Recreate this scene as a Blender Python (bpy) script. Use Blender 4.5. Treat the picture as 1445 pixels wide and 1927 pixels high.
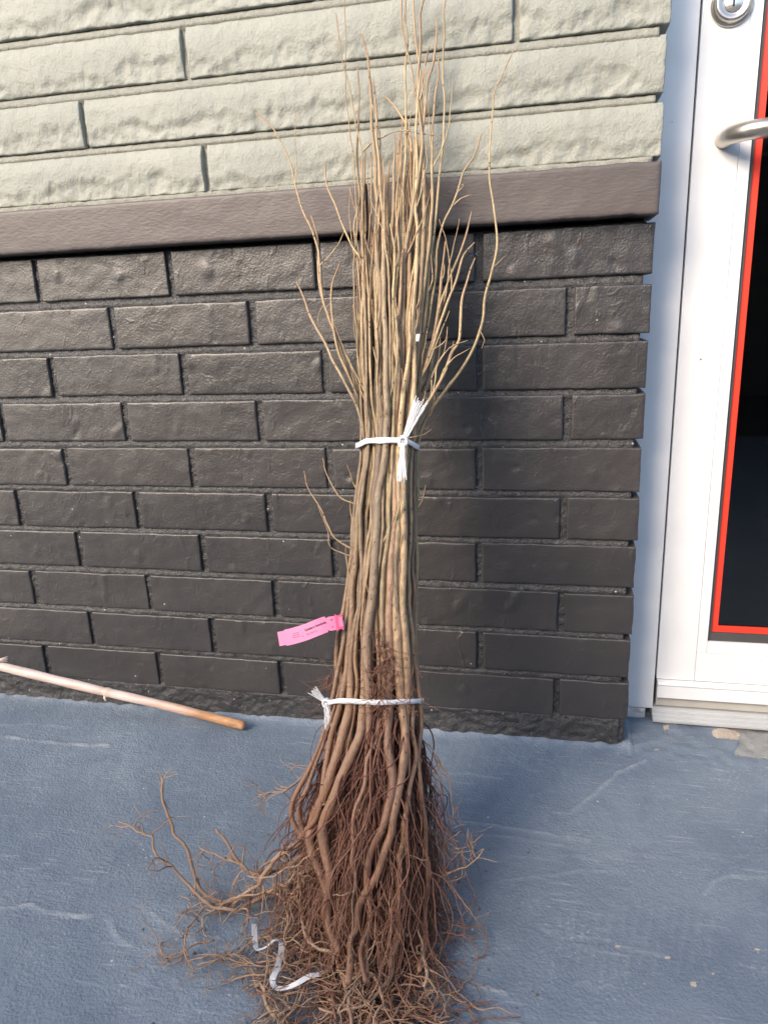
import bpy, math, random
import numpy as np
from mathutils import Vector, noise
random.seed(7); np.random.seed(7)
scene = bpy.context.scene
for o in list(bpy.data.objects): bpy.data.objects.remove(o)
COL = scene.collection

# ---------------------------------------------------------------- camera
CAM = np.array([0.0, -1.17010, 0.75769])
ROT = np.array([[0.97769258, 0.20630817, -0.03942279],      # right
                [-0.01881414, 0.27295559, 0.96184265],      # up
                [-0.20919666, 0.93964471, -0.27074816]])    # forward
FPX = 1369.08
cd = bpy.data.cameras.new('camera'); cam = bpy.data.objects.new('camera', cd); COL.objects.link(cam)
cd.sensor_fit = 'HORIZONTAL'; cd.sensor_width = 36.0; cd.lens = 36.0 * FPX / 1445.0
cd.clip_start = 0.02; cd.clip_end = 2000
from mathutils import Matrix
cam.matrix_world = Matrix(((ROT[0][0], ROT[1][0], -ROT[2][0], CAM[0]),
                           (ROT[0][1], ROT[1][1], -ROT[2][1], CAM[1]),
                           (ROT[0][2], ROT[1][2], -ROT[2][2], CAM[2]), (0, 0, 0, 1)))
scene.camera = cam
scene.render.resolution_x = 767; scene.render.resolution_y = 1024

# ---------------------------------------------------------------- sky, sun, exposure
SUN_EL, SUN_AZ = math.radians(30), math.radians(33)         # azimuth to the left of the wall's normal
w = bpy.data.worlds.new('World'); scene.world = w; w.use_nodes = True
nt = w.node_tree; bg = nt.nodes['Background']
sky = nt.nodes.new('ShaderNodeTexSky'); sky.sky_type = 'NISHITA'; sky.sun_disc = False
sky.sun_elevation = SUN_EL; sky.sun_rotation = math.pi + SUN_AZ
sky.air_density = 1.0; sky.dust_density = 1.5
nt.links.new(sky.outputs[0], bg.inputs[0]); bg.inputs[1].default_value = 0.15
sd = bpy.data.lights.new('sun', 'SUN'); sd.energy = 1.9; sd.angle = math.radians(30); sd.color = (1.0, 0.83, 0.65)
sun = bpy.data.objects.new('sun', sd); COL.objects.link(sun)
to_sun = Vector((-math.sin(SUN_AZ) * math.cos(SUN_EL), -math.cos(SUN_AZ) * math.cos(SUN_EL), math.sin(SUN_EL)))
sun.rotation_euler = to_sun.to_track_quat('Z', 'Y').to_euler(); sun.location = to_sun * 6
scene.view_settings.view_transform = 'Standard'; scene.view_settings.look = 'None'
scene.view_settings.exposure = 1.38; scene.view_settings.gamma = 1.0
scene.view_settings.use_curve_mapping = False

# ---------------------------------------------------------------- pixel -> world helpers (photograph 1445 x 1927)
def ray(px, py):
    return ROT.T @ np.array([(px - 722.5) / FPX, -(py - 963.5) / FPX, 1.0])
def on_y(px, py, y):
    d = ray(px, py); return CAM + d * ((y - CAM[1]) / d[1])
def on_z(px, py, z):
    d = ray(px, py); return CAM + d * ((z - CAM[2]) / d[2])
PL_Y0, PL_K = -0.44, 0.39            # the bundle leans: its middle plane is y = PL_Y0 + PL_K z
def on_bundle(px, py, off=0.0, zmin=0.006):
    d = ray(px, py)
    t = (PL_Y0 - off + PL_K * CAM[2] - CAM[1]) / (d[1] - PL_K * d[2])
    p = CAM + d * t
    lim = -0.034 - 0.4 * max(off, 0)
    if p[1] > lim: p = on_y(px, py, lim)
    zg = zmin + 0.5 * max(0.0, off)
    if p[2] < zg: p = on_z(px, py, zg)
    return p
def visual_px(p):                     # metres covered by one photo pixel at p
    return float(np.dot(ROT[2], np.asarray(p) - CAM)) / FPX

# ---------------------------------------------------------------- materials
def mat(name):
    m = bpy.data.materials.new(name); m.use_nodes = True
    n = m.node_tree.nodes; l = m.node_tree.links
    return m, n, l, n['Principled BSDF']
def N(n, t, **kw):
    x = n.new(t)
    for k, v in kw.items():
        if k == 'op': x.operation = v
        elif k in x.inputs: x.inputs[k].default_value = v
        else: setattr(x, k, v)
    return x
def ramp(n, stops):
    r = n.new('ShaderNodeValToRGB'); e = r.color_ramp.elements
    while len(e) < len(stops): e.new(0.5)
    for i, (p, c) in enumerate(stops): e[i].position = p; e[i].color = (*c, 1) if len(c) == 3 else c
    return r
def mixc(n, l, fac, a, b, blend='MIX'):
    x = n.new('ShaderNodeMix'); x.data_type = 'RGBA'; x.blend_type = blend
    for s, v in ((x.inputs[0], fac), (x.inputs[6], a), (x.inputs[7], b)):
        if hasattr(v, 'links') or hasattr(v, 'is_output'): l.new(v, s)
        elif isinstance(v, (tuple, list)): s.default_value = (*v, 1)
        else: s.default_value = v
    return x.outputs[2]
def coords(n, l, kind='Object', scale=(1, 1, 1)):
    tc = n.new('ShaderNodeTexCoord'); mp = n.new('ShaderNodeMapping'); mp.inputs['Scale'].default_value = scale
    l.new(tc.outputs[kind], mp.inputs[0]); return mp.outputs[0]
def bumps(n, l, bs, layers):
    prev = None
    for h, strength, dist in layers:
        b = n.new('ShaderNodeBump'); b.inputs['Strength'].default_value = strength; b.inputs['Distance'].default_value = dist
        l.new(h, b.inputs['Height'])
        if prev: l.new(prev, b.inputs['Normal'])
        prev = b.outputs[0]
    l.new(prev, bs.inputs['Normal'])
def noise_n(n, l, v, scale, detail=4, rough=.55, dist=0):
    x = N(n, 'ShaderNodeTexNoise', Scale=scale, Detail=detail, Roughness=rough, Distortion=dist); l.new(v, x.inputs['Vector']); return x.outputs['Fac']
def rangem(n, l, v, a, b, c=0., d=1.):
    x = n.new('ShaderNodeMapRange'); l.new(v, x.inputs[0])
    for i, q in enumerate((a, b, c, d)): x.inputs[i + 1].default_value = q
    return x.outputs[0]
def specks(n, l, v, scale, size):
    x = N(n, 'ShaderNodeTexVoronoi', Scale=scale); l.new(v, x.inputs['Vector'])
    near = N(n, 'ShaderNodeMath', op='LESS_THAN'); l.new(x.outputs['Distance'], near.inputs[0]); near.inputs[1].default_value = size
    sep = n.new('ShaderNodeSeparateColor'); l.new(x.outputs['Color'], sep.inputs[0])
    rare = N(n, 'ShaderNodeMath', op='GREATER_THAN'); l.new(sep.outputs[0], rare.inputs[0]); rare.inputs[1].default_value = .72
    mu = N(n, 'ShaderNodeMath', op='MULTIPLY'); l.new(near.outputs[0], mu.inputs[0]); l.new(rare.outputs[0], mu.inputs[1])
    return mu.outputs[0]

def m_brick():
    m, n, l, b = mat('charcoal_paint'); v = coords(n, l)
    f = noise_n(n, l, v, 5, 4)
    col = ramp(n, [(.3, (.028, .0265, .027)), (.7, (.047, .041, .039))]); l.new(f, col.inputs[0])
    oi = n.new('ShaderNodeObjectInfo'); hv = n.new('ShaderNodeHueSaturation')
    l.new(rangem(n, l, oi.outputs['Random'], 0, 1, .88, 1.12), hv.inputs['Value']); l.new(col.outputs[0], hv.inputs['Color'])
    dust = noise_n(n, l, v, 38, 6, .7)
    c2 = mixc(n, l, rangem(n, l, dust, .60, .85, 0, .22), hv.outputs[0], (.16, .145, .13))
    c3 = mixc(n, l, specks(n, l, v, 36, .045), c2, (.5, .48, .44))
    l.new(c3, b.inputs['Base Color'])
    l.new(rangem(n, l, noise_n(n, l, v, 14, 5), .3, .7, .36, .50), b.inputs['Roughness'])
    b.inputs['Specular IOR Level'].default_value = .85
    f1 = noise_n(n, l, v, 110, 5, .55, .6); f2 = noise_n(n, l, v, 300, 3, .6)
    f3 = noise_n(n, l, coords(n, l, 'Object', (1, 1, .55)), 30, 3, .5, 1.2)
    bumps(n, l, b, [(rangem(n, l, f3, .62, .74), .5, .0012), (f1, .5, .0012), (f2, .8, .0008)])
    return m
def m_mortar():
    m, n, l, b = mat('charcoal_mortar'); v = coords(n, l)
    f = noise_n(n, l, v, 120, 5)
    col = ramp(n, [(.3, (.021, .0205, .022)), (.75, (.048, .045, .045))]); l.new(f, col.inputs[0])
    c3 = mixc(n, l, specks(n, l, v, 70, .10), col.outputs[0], (.45, .43, .40))
    l.new(c3, b.inputs['Base Color']); b.inputs['Roughness'].default_value = .38; b.inputs['Specular IOR Level'].default_value = .85
    bumps(n, l, b, [(noise_n(n, l, v, 260, 5, .65, .5), 1.0, .003), (noise_n(n, l, v, 700, 2), .5, .0006)])
    return m
def m_sill():
    m, n, l, b = mat('sill_paint'); v = coords(n, l)
    f = noise_n(n, l, v, 4, 4)
    col = ramp(n, [(.3, (.082, .069, .066)), (.7, (.104, .086, .080))]); l.new(f, col.inputs[0])
    l.new(col.outputs[0], b.inputs['Base Color']); b.inputs['Roughness'].default_value = .5
    f1 = noise_n(n, l, coords(n, l, 'Object', (.35, 1, 1)), 260, 4, .55); f2 = noise_n(n, l, v, 55, 4)
    bumps(n, l, b, [(f1, .6, .0011), (f2, .3, .0010)])
    return m
def m_stone():
    m, n, l, b = mat('putty_stone_paint'); v = coords(n, l)
    f = noise_n(n, l, v, 6, 4)
    col = ramp(n, [(.3, (.270, .278, .240)), (.7, (.325, .330, .282))]); l.new(f, col.inputs[0])
    c2 = mixc(n, l, rangem(n, l, noise_n(n, l, v, 60, 6, .7), .58, .8, 0, .35), col.outputs[0], (.20, .19, .155))
    l.new(c2, b.inputs['Base Color']); b.inputs['Roughness'].default_value = .55
    f1 = noise_n(n, l, coords(n, l, 'Object', (1, 1, .7)), 75, 7, .62, .7); f2 = noise_n(n, l, v, 260, 5, .65)
    bumps(n, l, b, [(f1, .8, .0018), (f2, 1., .0016)])
    return m
def m_putty_mortar():
    m, n, l, b = mat('putty_mortar'); v = coords(n, l)
    col = ramp(n, [(.3, (.235, .235, .198)), (.7, (.305, .302, .255))]); l.new(noise_n(n, l, v, 90, 5), col.inputs[0])
    l.new(col.outputs[0], b.inputs['Base Color']); b.inputs['Roughness'].default_value = .7
    bumps(n, l, b, [(noise_n(n, l, v, 330, 5, .65), 1.0, .0022)])
    return m
def m_ground():
    m, n, l, b = mat('blue_grey_floor_paint'); v = coords(n, l)
    big = noise_n(n, l, v, 3.2, 5, .6, .8)
    col = ramp(n, [(.3, (.140, .184, .236)), (.72, (.236, .282, .332))]); l.new(big, col.inputs[0])
    # brushed / scuffed streaks in two directions
    mp = n.new('ShaderNodeMapping'); mp.inputs['Rotation'].default_value = (0, 0, math.radians(-38)); mp.inputs['Scale'].default_value = (1, 13, 1)
    tc = n.new('ShaderNodeTexCoord'); l.new(tc.outputs['Object'], mp.inputs[0])
    s1 = noise_n(n, l, mp.outputs[0], 19, 4, .6)
    mp2 = n.new('ShaderNodeMapping'); mp2.inputs['Rotation'].default_value = (0, 0, math.radians(6)); mp2.inputs['Scale'].default_value = (1, 16, 1)
    l.new(tc.outputs['Object'], mp2.inputs[0]); s2 = noise_n(n, l, mp2.outputs[0], 13, 4, .6)
    sel = rangem(n, l, noise_n(n, l, v, 2.3, 2), .44, .56)
    ms = n.new('ShaderNodeMix'); l.new(sel, ms.inputs[0]); l.new(s1, ms.inputs[2]); l.new(s2, ms.inputs[3])
    gate = rangem(n, l, noise_n(n, l, v, 5.5, 4), .42, .68)
    mu = N(n, 'ShaderNodeMath', op='MULTIPLY'); l.new(rangem(n, l, ms.outputs[0], .56, .68, 0, .8), mu.inputs[0]); l.new(gate, mu.inputs[1])
    c1 = mixc(n, l, mu.outputs[0], col.outputs[0], (.45, .47, .49))
    glint = noise_n(n, l, v, 210, 4, .7); g3 = N(n, 'ShaderNodeMath', op='MULTIPLY'); l.new(rangem(n, l, glint, .57, .68, 0, .75), g3.inputs[0]); l.new(rangem(n, l, noise_n(n, l, v, 9, 5, .65), .44, .62), g3.inputs[1])
    c1 = mixc(n, l, g3.outputs[0], c1, (.50, .51, .52))  # pale speckle: highlights on the floor's bumps put into the colour
    c1 = mixc(n, l, rangem(n, l, noise_n(n, l, v, 15, 6, .7, 1.), .52, .70, 0, .45), c1, (.115, .150, .215))
    at = N(n, 'ShaderNodeAttribute', attribute_name='wear'); sp = n.new('ShaderNodeSeparateColor'); l.new(at.outputs['Color'], sp.inputs[0])
    grit = noise_n(n, l, v, 160, 5, .7)
    gm = N(n, 'ShaderNodeMath', op='MULTIPLY'); l.new(sp.outputs[2], gm.inputs[0]); l.new(rangem(n, l, grit, .35, .65, .3, 1), gm.inputs[1])
    c2 = mixc(n, l, gm.outputs[0], c1, (.46, .47, .48))                                   # worn ridge tops
    c3 = mixc(n, l, specks(n, l, v, 30, .05), c2, (.6, .6, .58))
    conc = ramp(n, [(.3, (.25, .25, .235)), (.7, (.36, .36, .34))]); l.new(noise_n(n, l, v, 70, 6, .65), conc.inputs[0])
    c4 = mixc(n, l, rangem(n, l, sp.outputs[0], .42, .58), c3, conc.outputs[0])             # paint gone: bare concrete
    peach = ramp(n, [(.35, (.50, .40, .31)), (.7, (.62, .53, .43))]); l.new(grit, peach.inputs[0])
    c5 = mixc(n, l, rangem(n, l, sp.outputs[1], .42, .58), c4, peach.outputs[0])
    l.new(c5, b.inputs['Base Color'])
    l.new(rangem(n, l, noise_n(n, l, v, 18, 5), .3, .7, .36, .58), b.inputs['Roughness'])
    fine = noise_n(n, l, v, 240, 5, .6)
    bumps(n, l, b, [(ms.outputs[0], .4, .0016), (noise_n(n, l, v, 70, 5, .6), .5, .0022), (fine, 1.0, .0022)])
    return m
def m_plain(name, colr, rough=.5, metal=0., spec=.5, bump=None, var=0):
    m, n, l, b = mat(name); v = coords(n, l)
    if var:
        c = tuple(x * (1 - var) for x in colr); r = ramp(n, [(.3, c), (.7, colr)]); l.new(noise_n(n, l, v, 9, 5), r.inputs[0]); l.new(r.outputs[0], b.inputs['Base Color'])
    else: b.inputs['Base Color'].default_value = (*colr, 1)
    b.inputs['Roughness'].default_value = rough; b.inputs['Metallic'].default_value = metal; b.inputs['Specular IOR Level'].default_value = spec
    if bump: bumps(n, l, b, [(noise_n(n, l, v, bump[0], 4), bump[1], bump[2])])
    return m
def m_metal():
    m, n, l, b = mat('white_door_paint'); v = coords(n, l)
    r = ramp(n, [(.25, (.78, .775, .765)), (.6, (.84, .84, .835))]); l.new(noise_n(n, l, v, 12, 5), r.inputs[0])
    sc = mixc(n, l, rangem(n, l, noise_n(n, l, coords(n, l, 'Object', (1, 1, .25)), 70, 6, .75), .70, .80, 0, .5), r.outputs[0], (.50, .48, .45))
    sc = mixc(n, l, specks(n, l, v, 26, .04), sc, (.12, .11, .10))
    l.new(sc, b.inputs['Base Color']); b.inputs['Roughness'].default_value = .34
    bumps(n, l, b, [(noise_n(n, l, v, 300, 3), .12, .0004)])
    return m
def m_bark(name, stops, glossy=.5, lent=True):
    m, n, l, b = mat(name)
    oi = n.new('ShaderNodeObjectInfo')
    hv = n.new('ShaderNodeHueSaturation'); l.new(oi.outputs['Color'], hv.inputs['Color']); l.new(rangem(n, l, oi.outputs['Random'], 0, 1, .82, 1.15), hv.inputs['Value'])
    class c: outputs = hv.outputs
    v = coords(n, l, 'Object', (1, 1, .22))
    f = noise_n(n, l, v, 150, 5, .65, .4)
    c1 = mixc(n, l, rangem(n, l, f, .42, .66, 0, .75), c.outputs[0], (.15, .098, .062))
    at = N(n, 'ShaderNodeAttribute', attribute_name='along')      # 0 at the roots, 1 at the tip
    c1 = mixc(n, l, rangem(n, l, at.outputs['Fac'], .46, .66, 0, .34), c1, (.56, .425, .235))
    c2 = mixc(n, l, rangem(n, l, at.outputs['Fac'], .86, 1.0, 0, .40), c1, (.30, .135, .075))
    c2 = mixc(n, l, rangem(n, l, at.outputs['Fac'], .40, .20, 0, .85), c2, (.245, .120, .074))
    vv = coords(n, l, 'Object', (1, 1, .55))
    c3 = mixc(n, l, specks(n, l, vv, 190, .20), c2, (.055, .038, .028))
    c3 = mixc(n, l, rangem(n, l, noise_n(n, l, vv, 420, 2), .66, .76, 0, .5), c3, (.50, .42, .30))
    l.new(c3, b.inputs['Base Color']); b.inputs['Roughness'].default_value = glossy
    bumps(n, l, b, [(f, .9, .0024), (noise_n(n, l, vv, 420, 3), .7, .0010)])
    return m
def m_root(name, dark, light, tipc):
    m, n, l, b = mat(name); v = coords(n, l)
    at = N(n, 'ShaderNodeAttribute', attribute_name='tone')
    c = ramp(n, [(0, dark), (.55, light), (1, tipc)]); l.new(at.outputs['Fac'], c.inputs[0])
    c2 = mixc(n, l, rangem(n, l, noise_n(n, l, v, 170, 5, .7), .45, .75, 0, .6), c.outputs[0], tuple(x * .45 for x in light))
    l.new(c2, b.inputs['Base Color']); b.inputs['Roughness'].default_value = .75
    bumps(n, l, b, [(noise_n(n, l, v, 300, 4, .65), .9, .0013)])
    return m
def m_cane():
    m, n, l, b = mat('bleached_bamboo'); 
    tc = n.new('ShaderNodeTexCoord'); sx = n.new('ShaderNodeSeparateXYZ'); l.new(tc.outputs['Object'], sx.inputs[0])
    v = coords(n, l, 'Object', (.12, 1, 1))
    pale = ramp(n, [(.3, (.62, .44, .36)), (.65, (.76, .64, .57))]); l.new(noise_n(n, l, v, 90, 5), pale.inputs[0])
    orange = ramp(n, [(.3, (.42, .19, .075)), (.7, (.62, .36, .19))]); l.new(noise_n(n, l, v, 130, 5), orange.inputs[0])
    dirt = N(n, 'ShaderNodeMath', op='ADD'); l.new(sx.outputs[0], dirt.inputs[0]); 
    l.new(rangem(n, l, noise_n(n, l, v, 60, 4), .3, .7, -.07, .07), dirt.inputs[1])
    l.new(mixc(n, l, rangem(n, l, dirt.outputs[0], -.78, -.62), pale.outputs[0], orange.outputs[0]), b.inputs['Base Color'])
    b.inputs['Roughness'].default_value = .45
    bumps(n, l, b, [(noise_n(n, l, v, 400, 3), .4, .0006)])
    return m
def m_twine():
    m, n, l, b = mat('white_poly_twine'); v = coords(n, l)
    b.inputs['Base Color'].default_value = (.80, .81, .83, 1); b.inputs['Roughness'].default_value = .38
    b.inputs['Subsurface Weight'].default_value = .15; b.inputs['Subsurface Radius'].default_value = (.004, .004, .004); b.inputs['Subsurface Scale'].default_value = 1
    bumps(n, l, b, [(noise_n(n, l, coords(n, l, 'Object', (.15, .15, 3)), 500, 3), .7, .0008)])
    return m
def m_glass():
    m, n, l, b = mat('door_glass')
    b.inputs['Base Color'].default_value = (.9, .95, .95, 1); b.inputs['Transmission Weight'].default_value = 1; b.inputs['Roughness'].default_value = .015; b.inputs['IOR'].default_value = 1.45
    return m
MB, MM, MSI, MST, MPM, MG, MDR = m_brick(), m_mortar(), m_sill(), m_stone(), m_putty_mortar(), m_ground(), m_metal()
M_RED = m_plain('red_film', (.80, .055, .028), .38); M_GASKET = m_plain('grey_gasket', (.085, .08, .078), .7, bump=(300, .4, .0008), var=.3)
M_ALU = m_plain('brushed_nickel', (.60, .55, .48), .30, .9, bump=(500, .15, .0003), var=.15); M_BLACK = m_plain('black_gap', (.012, .012, .013), .8)
M_THR = m_plain('mill_aluminium', (.66, .67, .66), .38, .35, bump=(200, .15, .0004), var=.12); M_CREAM = m_plain('dusty_aluminium', (.52, .50, .45), .6, .0, bump=(120, .3, .001), var=.2)
M_PINK = m_plain('pink_tag_plastic', (.86, .25, .42), .38, bump=(60, .1, .0006)); M_PINK2 = m_plain('deep_pink_tag_plastic', (.80, .12, .26), .4)
M_INK = m_plain('black_ink', (.02, .015, .02), .6); M_INK2 = m_plain('faded_ink', (.42, .14, .26), .6)
M_CREAMCAULK = m_plain('old_white_caulk', (.74, .73, .70), .6, bump=(150, .8, .003), var=.25)
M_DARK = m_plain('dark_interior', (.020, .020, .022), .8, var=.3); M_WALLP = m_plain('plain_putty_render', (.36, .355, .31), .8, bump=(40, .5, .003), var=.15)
M_WALLD = m_plain('plain_charcoal_render', (.055, .052, .05), .6, bump=(60, .5, .003), var=.2)
M_GLASS = m_glass(); M_TW = m_twine(); M_CANE = m_cane()
M_BARK = m_bark('tan_bark', [(0, (.34, .22, .125)), (.25, (.48, .345, .195)), (.45, (.40, .32, .165)), (.62, (.28, .20, .13)), (.8, (.42, .265, .165)), (1, (.33, .27, .175))])
M_TWIG = m_bark('twig_bark', [(0, (.36, .22, .12)), (.5, (.47, .33, .18)), (1, (.33, .24, .15))])
M_ROOT = m_root('root_bark', (.15, .078, .052), (.31, .19, .125), (.46, .31, .20))
M_HAIR = m_root('fine_root', (.135, .050, .034), (.265, .128, .080), (.43, .275, .172))

# ---------------------------------------------------------------- object helpers
def link(name, me, m=None, parent=None, smooth=True):
    if m is not None: me.materials.append(m)
    if smooth: me.polygons.foreach_set('use_smooth', [True] * len(me.polygons))
    o = bpy.data.objects.new(name, me); COL.objects.link(o)
    if parent: o.parent = parent
    return o
def thing(name, label, cat, loc=(0, 0, 0)):
    o = bpy.data.objects.new(name, None); COL.objects.link(o); o.location = loc; o.empty_display_size = .05
    o['label'] = label; o['category'] = cat
    return o
def tag(o, label, cat, group=None):
    o['label'] = label; o['category'] = cat
    if group: o['group'] = group
    return o
def mesh_np(name, V, F, attr=None, attrname=None):
    V = np.asarray(V, dtype=np.float32); me = bpy.data.meshes.new(name)
    if isinstance(F, np.ndarray):
        k = F.shape[1]; me.vertices.add(len(V)); me.vertices.foreach_set('co', V.ravel())
        me.loops.add(F.size); me.loops.foreach_set('vertex_index', F.astype(np.int32).ravel())
        me.polygons.add(len(F)); me.polygons.foreach_set('loop_start', np.arange(0, F.size, k, dtype=np.int32))
        me.update(calc_edges=True)
    else: me.from_pydata([tuple(map(float, v)) for v in V], [], F); me.update()
    if attr is not None:
        a = me.attributes.new(attrname, 'FLOAT', 'POINT'); a.data.foreach_set('value', np.asarray(attr, dtype=np.float32))
    return me
def box_data(x0, x1, y0, y1, z0, z1, bev=0.0):
    if bev <= 0:
        V = [(x, y, z) for x in (x0, x1) for y in (y0, y1) for z in (z0, z1)]
        return V, [(0, 1, 3, 2), (4, 6, 7, 5), (0, 4, 5, 1), (2, 3, 7, 6), (0, 2, 6, 4), (1, 5, 7, 3)]
    import bmesh
    bm = bmesh.new(); r = bmesh.ops.create_cube(bm, size=1)
    for v in bm.verts: v.co = ((x0 + x1) / 2 + v.co.x * (x1 - x0), (y0 + y1) / 2 + v.co.y * (y1 - y0), (z0 + z1) / 2 + v.co.z * (z1 - z0))
    bmesh.ops.bevel(bm, geom=list(bm.edges), offset=bev, segments=2, affect='EDGES', profile=.5)
    bm.verts.index_update(); V = [tuple(v.co) for v in bm.verts]; F = [tuple(v.index for v in f.verts) for f in bm.faces]; bm.free()
    return V, F
def box(name, x0, x1, y0, y1, z0, z1, m, parent=None, bev=0.0):
    V, F = box_data(x0, x1, y0, y1, z0, z1, bev)
    return link(name, mesh_np(name, V, F), m, parent, smooth=False)
def catmull(P, step):
    P = np.asarray(P, float)
    if len(P) < 3: 
        n = max(2, int(np.linalg.norm(P[-1] - P[0]) / step)); t = np.linspace(0, 1, n)[:, None]; return P[0] * (1 - t) + P[-1] * t
    Q = np.vstack([2 * P[0] - P[1], P, 2 * P[-1] - P[-2]]); out = []
    for i in range(1, len(Q) - 2):
        p0, p1, p2, p3 = Q[i - 1:i + 3]; n = max(1, int(np.linalg.norm(p2 - p1) / step))
        t = (np.arange(n) / n)[:, None]
        out.append(.5 * (2 * p1 + (p2 - p0) * t + (2 * p0 - 5 * p1 + 4 * p2 - p3) * t * t + (3 * p1 - p0 - 3 * p2 + p3) * t ** 3))
    out.append(P[-1:]); return np.vstack(out)
def tube(P, R, sides=6):
    P = np.asarray(P, float); n = len(P); R = np.broadcast_to(np.asarray(R, float), (n,))
    T = np.gradient(P, axis=0); T /= np.linalg.norm(T, axis=1)[:, None] + 1e-12
    ref = np.array([0, 1., 0]) if abs(T[0][1]) < .9 else np.array([1., 0, 0])
    Us = np.empty((n, 3)); u = ref - T[0] * (ref @ T[0]); u /= np.linalg.norm(u)
    for i in range(n):
        u = u - T[i] * (u @ T[i]); u = u / (math.sqrt(u @ u) + 1e-12); Us[i] = u
    Ws = np.cross(T, Us); a = np.linspace(0, 2 * np.pi, sides, endpoint=False)
    V = (P[:, None, :] + R[:, None, None] * (np.cos(a)[None, :, None] * Us[:, None, :] + np.sin(a)[None, :, None] * Ws[:, None, :])).reshape(-1, 3)
    i = np.arange(n - 1)[:, None] * sides; j = np.arange(sides)[None, :]; k = (j + 1) % sides
    F = np.stack([i + j, i + k, i + sides + k, i + sides + j], axis=-1).reshape(-1, 4)
    V = np.vstack([V, P[0] - T[0] * R[0] * .4, P[-1] + T[-1] * R[-1] * .6])
    c0, c1 = n * sides, n * sides + 1; e = (n - 1) * sides
    caps = [[c0, (q + 1) % sides, q, q] for q in range(sides)] ; caps2 = [[c1, e + q, e + (q + 1) % sides, e + (q + 1) % sides] for q in range(sides)]
    return V, F, [(c0, (q + 1) % sides, q) for q in range(sides)] + [(c1, e + q, e + (q + 1) % sides) for q in range(sides)]
def tube_obj(name, P, R, m, parent, sides=6, attr=None, attrname='along'):
    V, F, caps = tube(P, R, sides)
    me = bpy.data.meshes.new(name); nq = len(F); nc = len(caps)
    me.vertices.add(len(V)); me.vertices.foreach_set('co', V.astype(np.float32).ravel())
    li = np.concatenate([F.ravel(), np.array(caps).ravel()]).astype(np.int32); me.loops.add(len(li)); me.loops.foreach_set('vertex_index', li)
    me.polygons.add(nq + nc); me.polygons.foreach_set('loop_start', np.concatenate([np.arange(nq) * 4, nq * 4 + np.arange(nc) * 3]).astype(np.int32))
    me.update(calc_edges=True)
    if attr is not None:
        av = np.concatenate([np.repeat(np.asarray(attr, float), sides), [attr[0], attr[-1]]])
        a = me.attributes.new(attrname, 'FLOAT', 'POINT'); a.data.foreach_set('value', av.astype(np.float32))
    return link(name, me, m, parent)
class Bunch:                                           # many thin tubes joined into one mesh
    def __init__(s): s.V, s.F, s.A, s.n = [], [], [], 0
    def add(s, P, R, tone, sides=4):
        V, F, _ = tube(P, R, sides); V = V[:-2]
        s.V.append(V); s.F.append(F + s.n); s.A.append(np.repeat(np.broadcast_to(tone, (len(P),)), sides)); s.n += len(V)
    def build(s, name, m, parent, attrname='tone'):
        return link(name, mesh_np(name, np.vstack(s.V), np.vstack(s.F), np.concatenate(s.A), attrname), m, parent)
def fbm(x, y, z, oct=4):
    return noise.fractal(Vector((x, y, z)), 1.0, 2.0, oct)
def n3(x, y, z): return noise.noise(Vector((x, y, z)))

# ---------------------------------------------------------------- ground
def seg_dist(X, Y, pts):
    best = np.full(X.shape, 9.0)
    for (a, b) in zip(pts[:-1], pts[1:]):
        d = b - a; t = np.clip(((X - a[0]) * d[0] + (Y - a[1]) * d[1]) / (d @ d + 1e-12), 0, 1)
        best = np.minimum(best, np.hypot(X - a[0] - t * d[0], Y - a[1] - t * d[1]))
    return best
def axis(lo, hi, step, far):
    core = np.arange(lo, hi, step); out = [hi]; s = step
    while out[-1] < far: s *= 1.6; out.append(out[-1] + s)
    left = [lo - step]; s = step
    while left[-1] > -far: s *= 1.6; left.append(left[-1] - s)
    return np.concatenate([left[::-1], core, out])
gx = axis(-1.15, .52, .0033, 400); gy = axis(-.72, .14, .0033, 400)
GX, GY = np.meshgrid(gx, gy, indexing='ij'); near = (GX > -1.3) & (GX < .75) & (GY > -1.0) & (GY < .3)
H = np.zeros_like(GX); NZ = np.zeros_like(GX)
for i, j in zip(*np.where(near)):
    x, y = GX[i, j], GY[i, j]
    NZ[i, j] = n3(x * 42, y * 42, 5.1)
    H[i, j] = .0018 * n3(x * 6, y * 6, 1.3) + .0007 * n3(x * 26, y * 26, 3.3) + .0005 * n3(x * 90, y * 90, 9.3)
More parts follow.
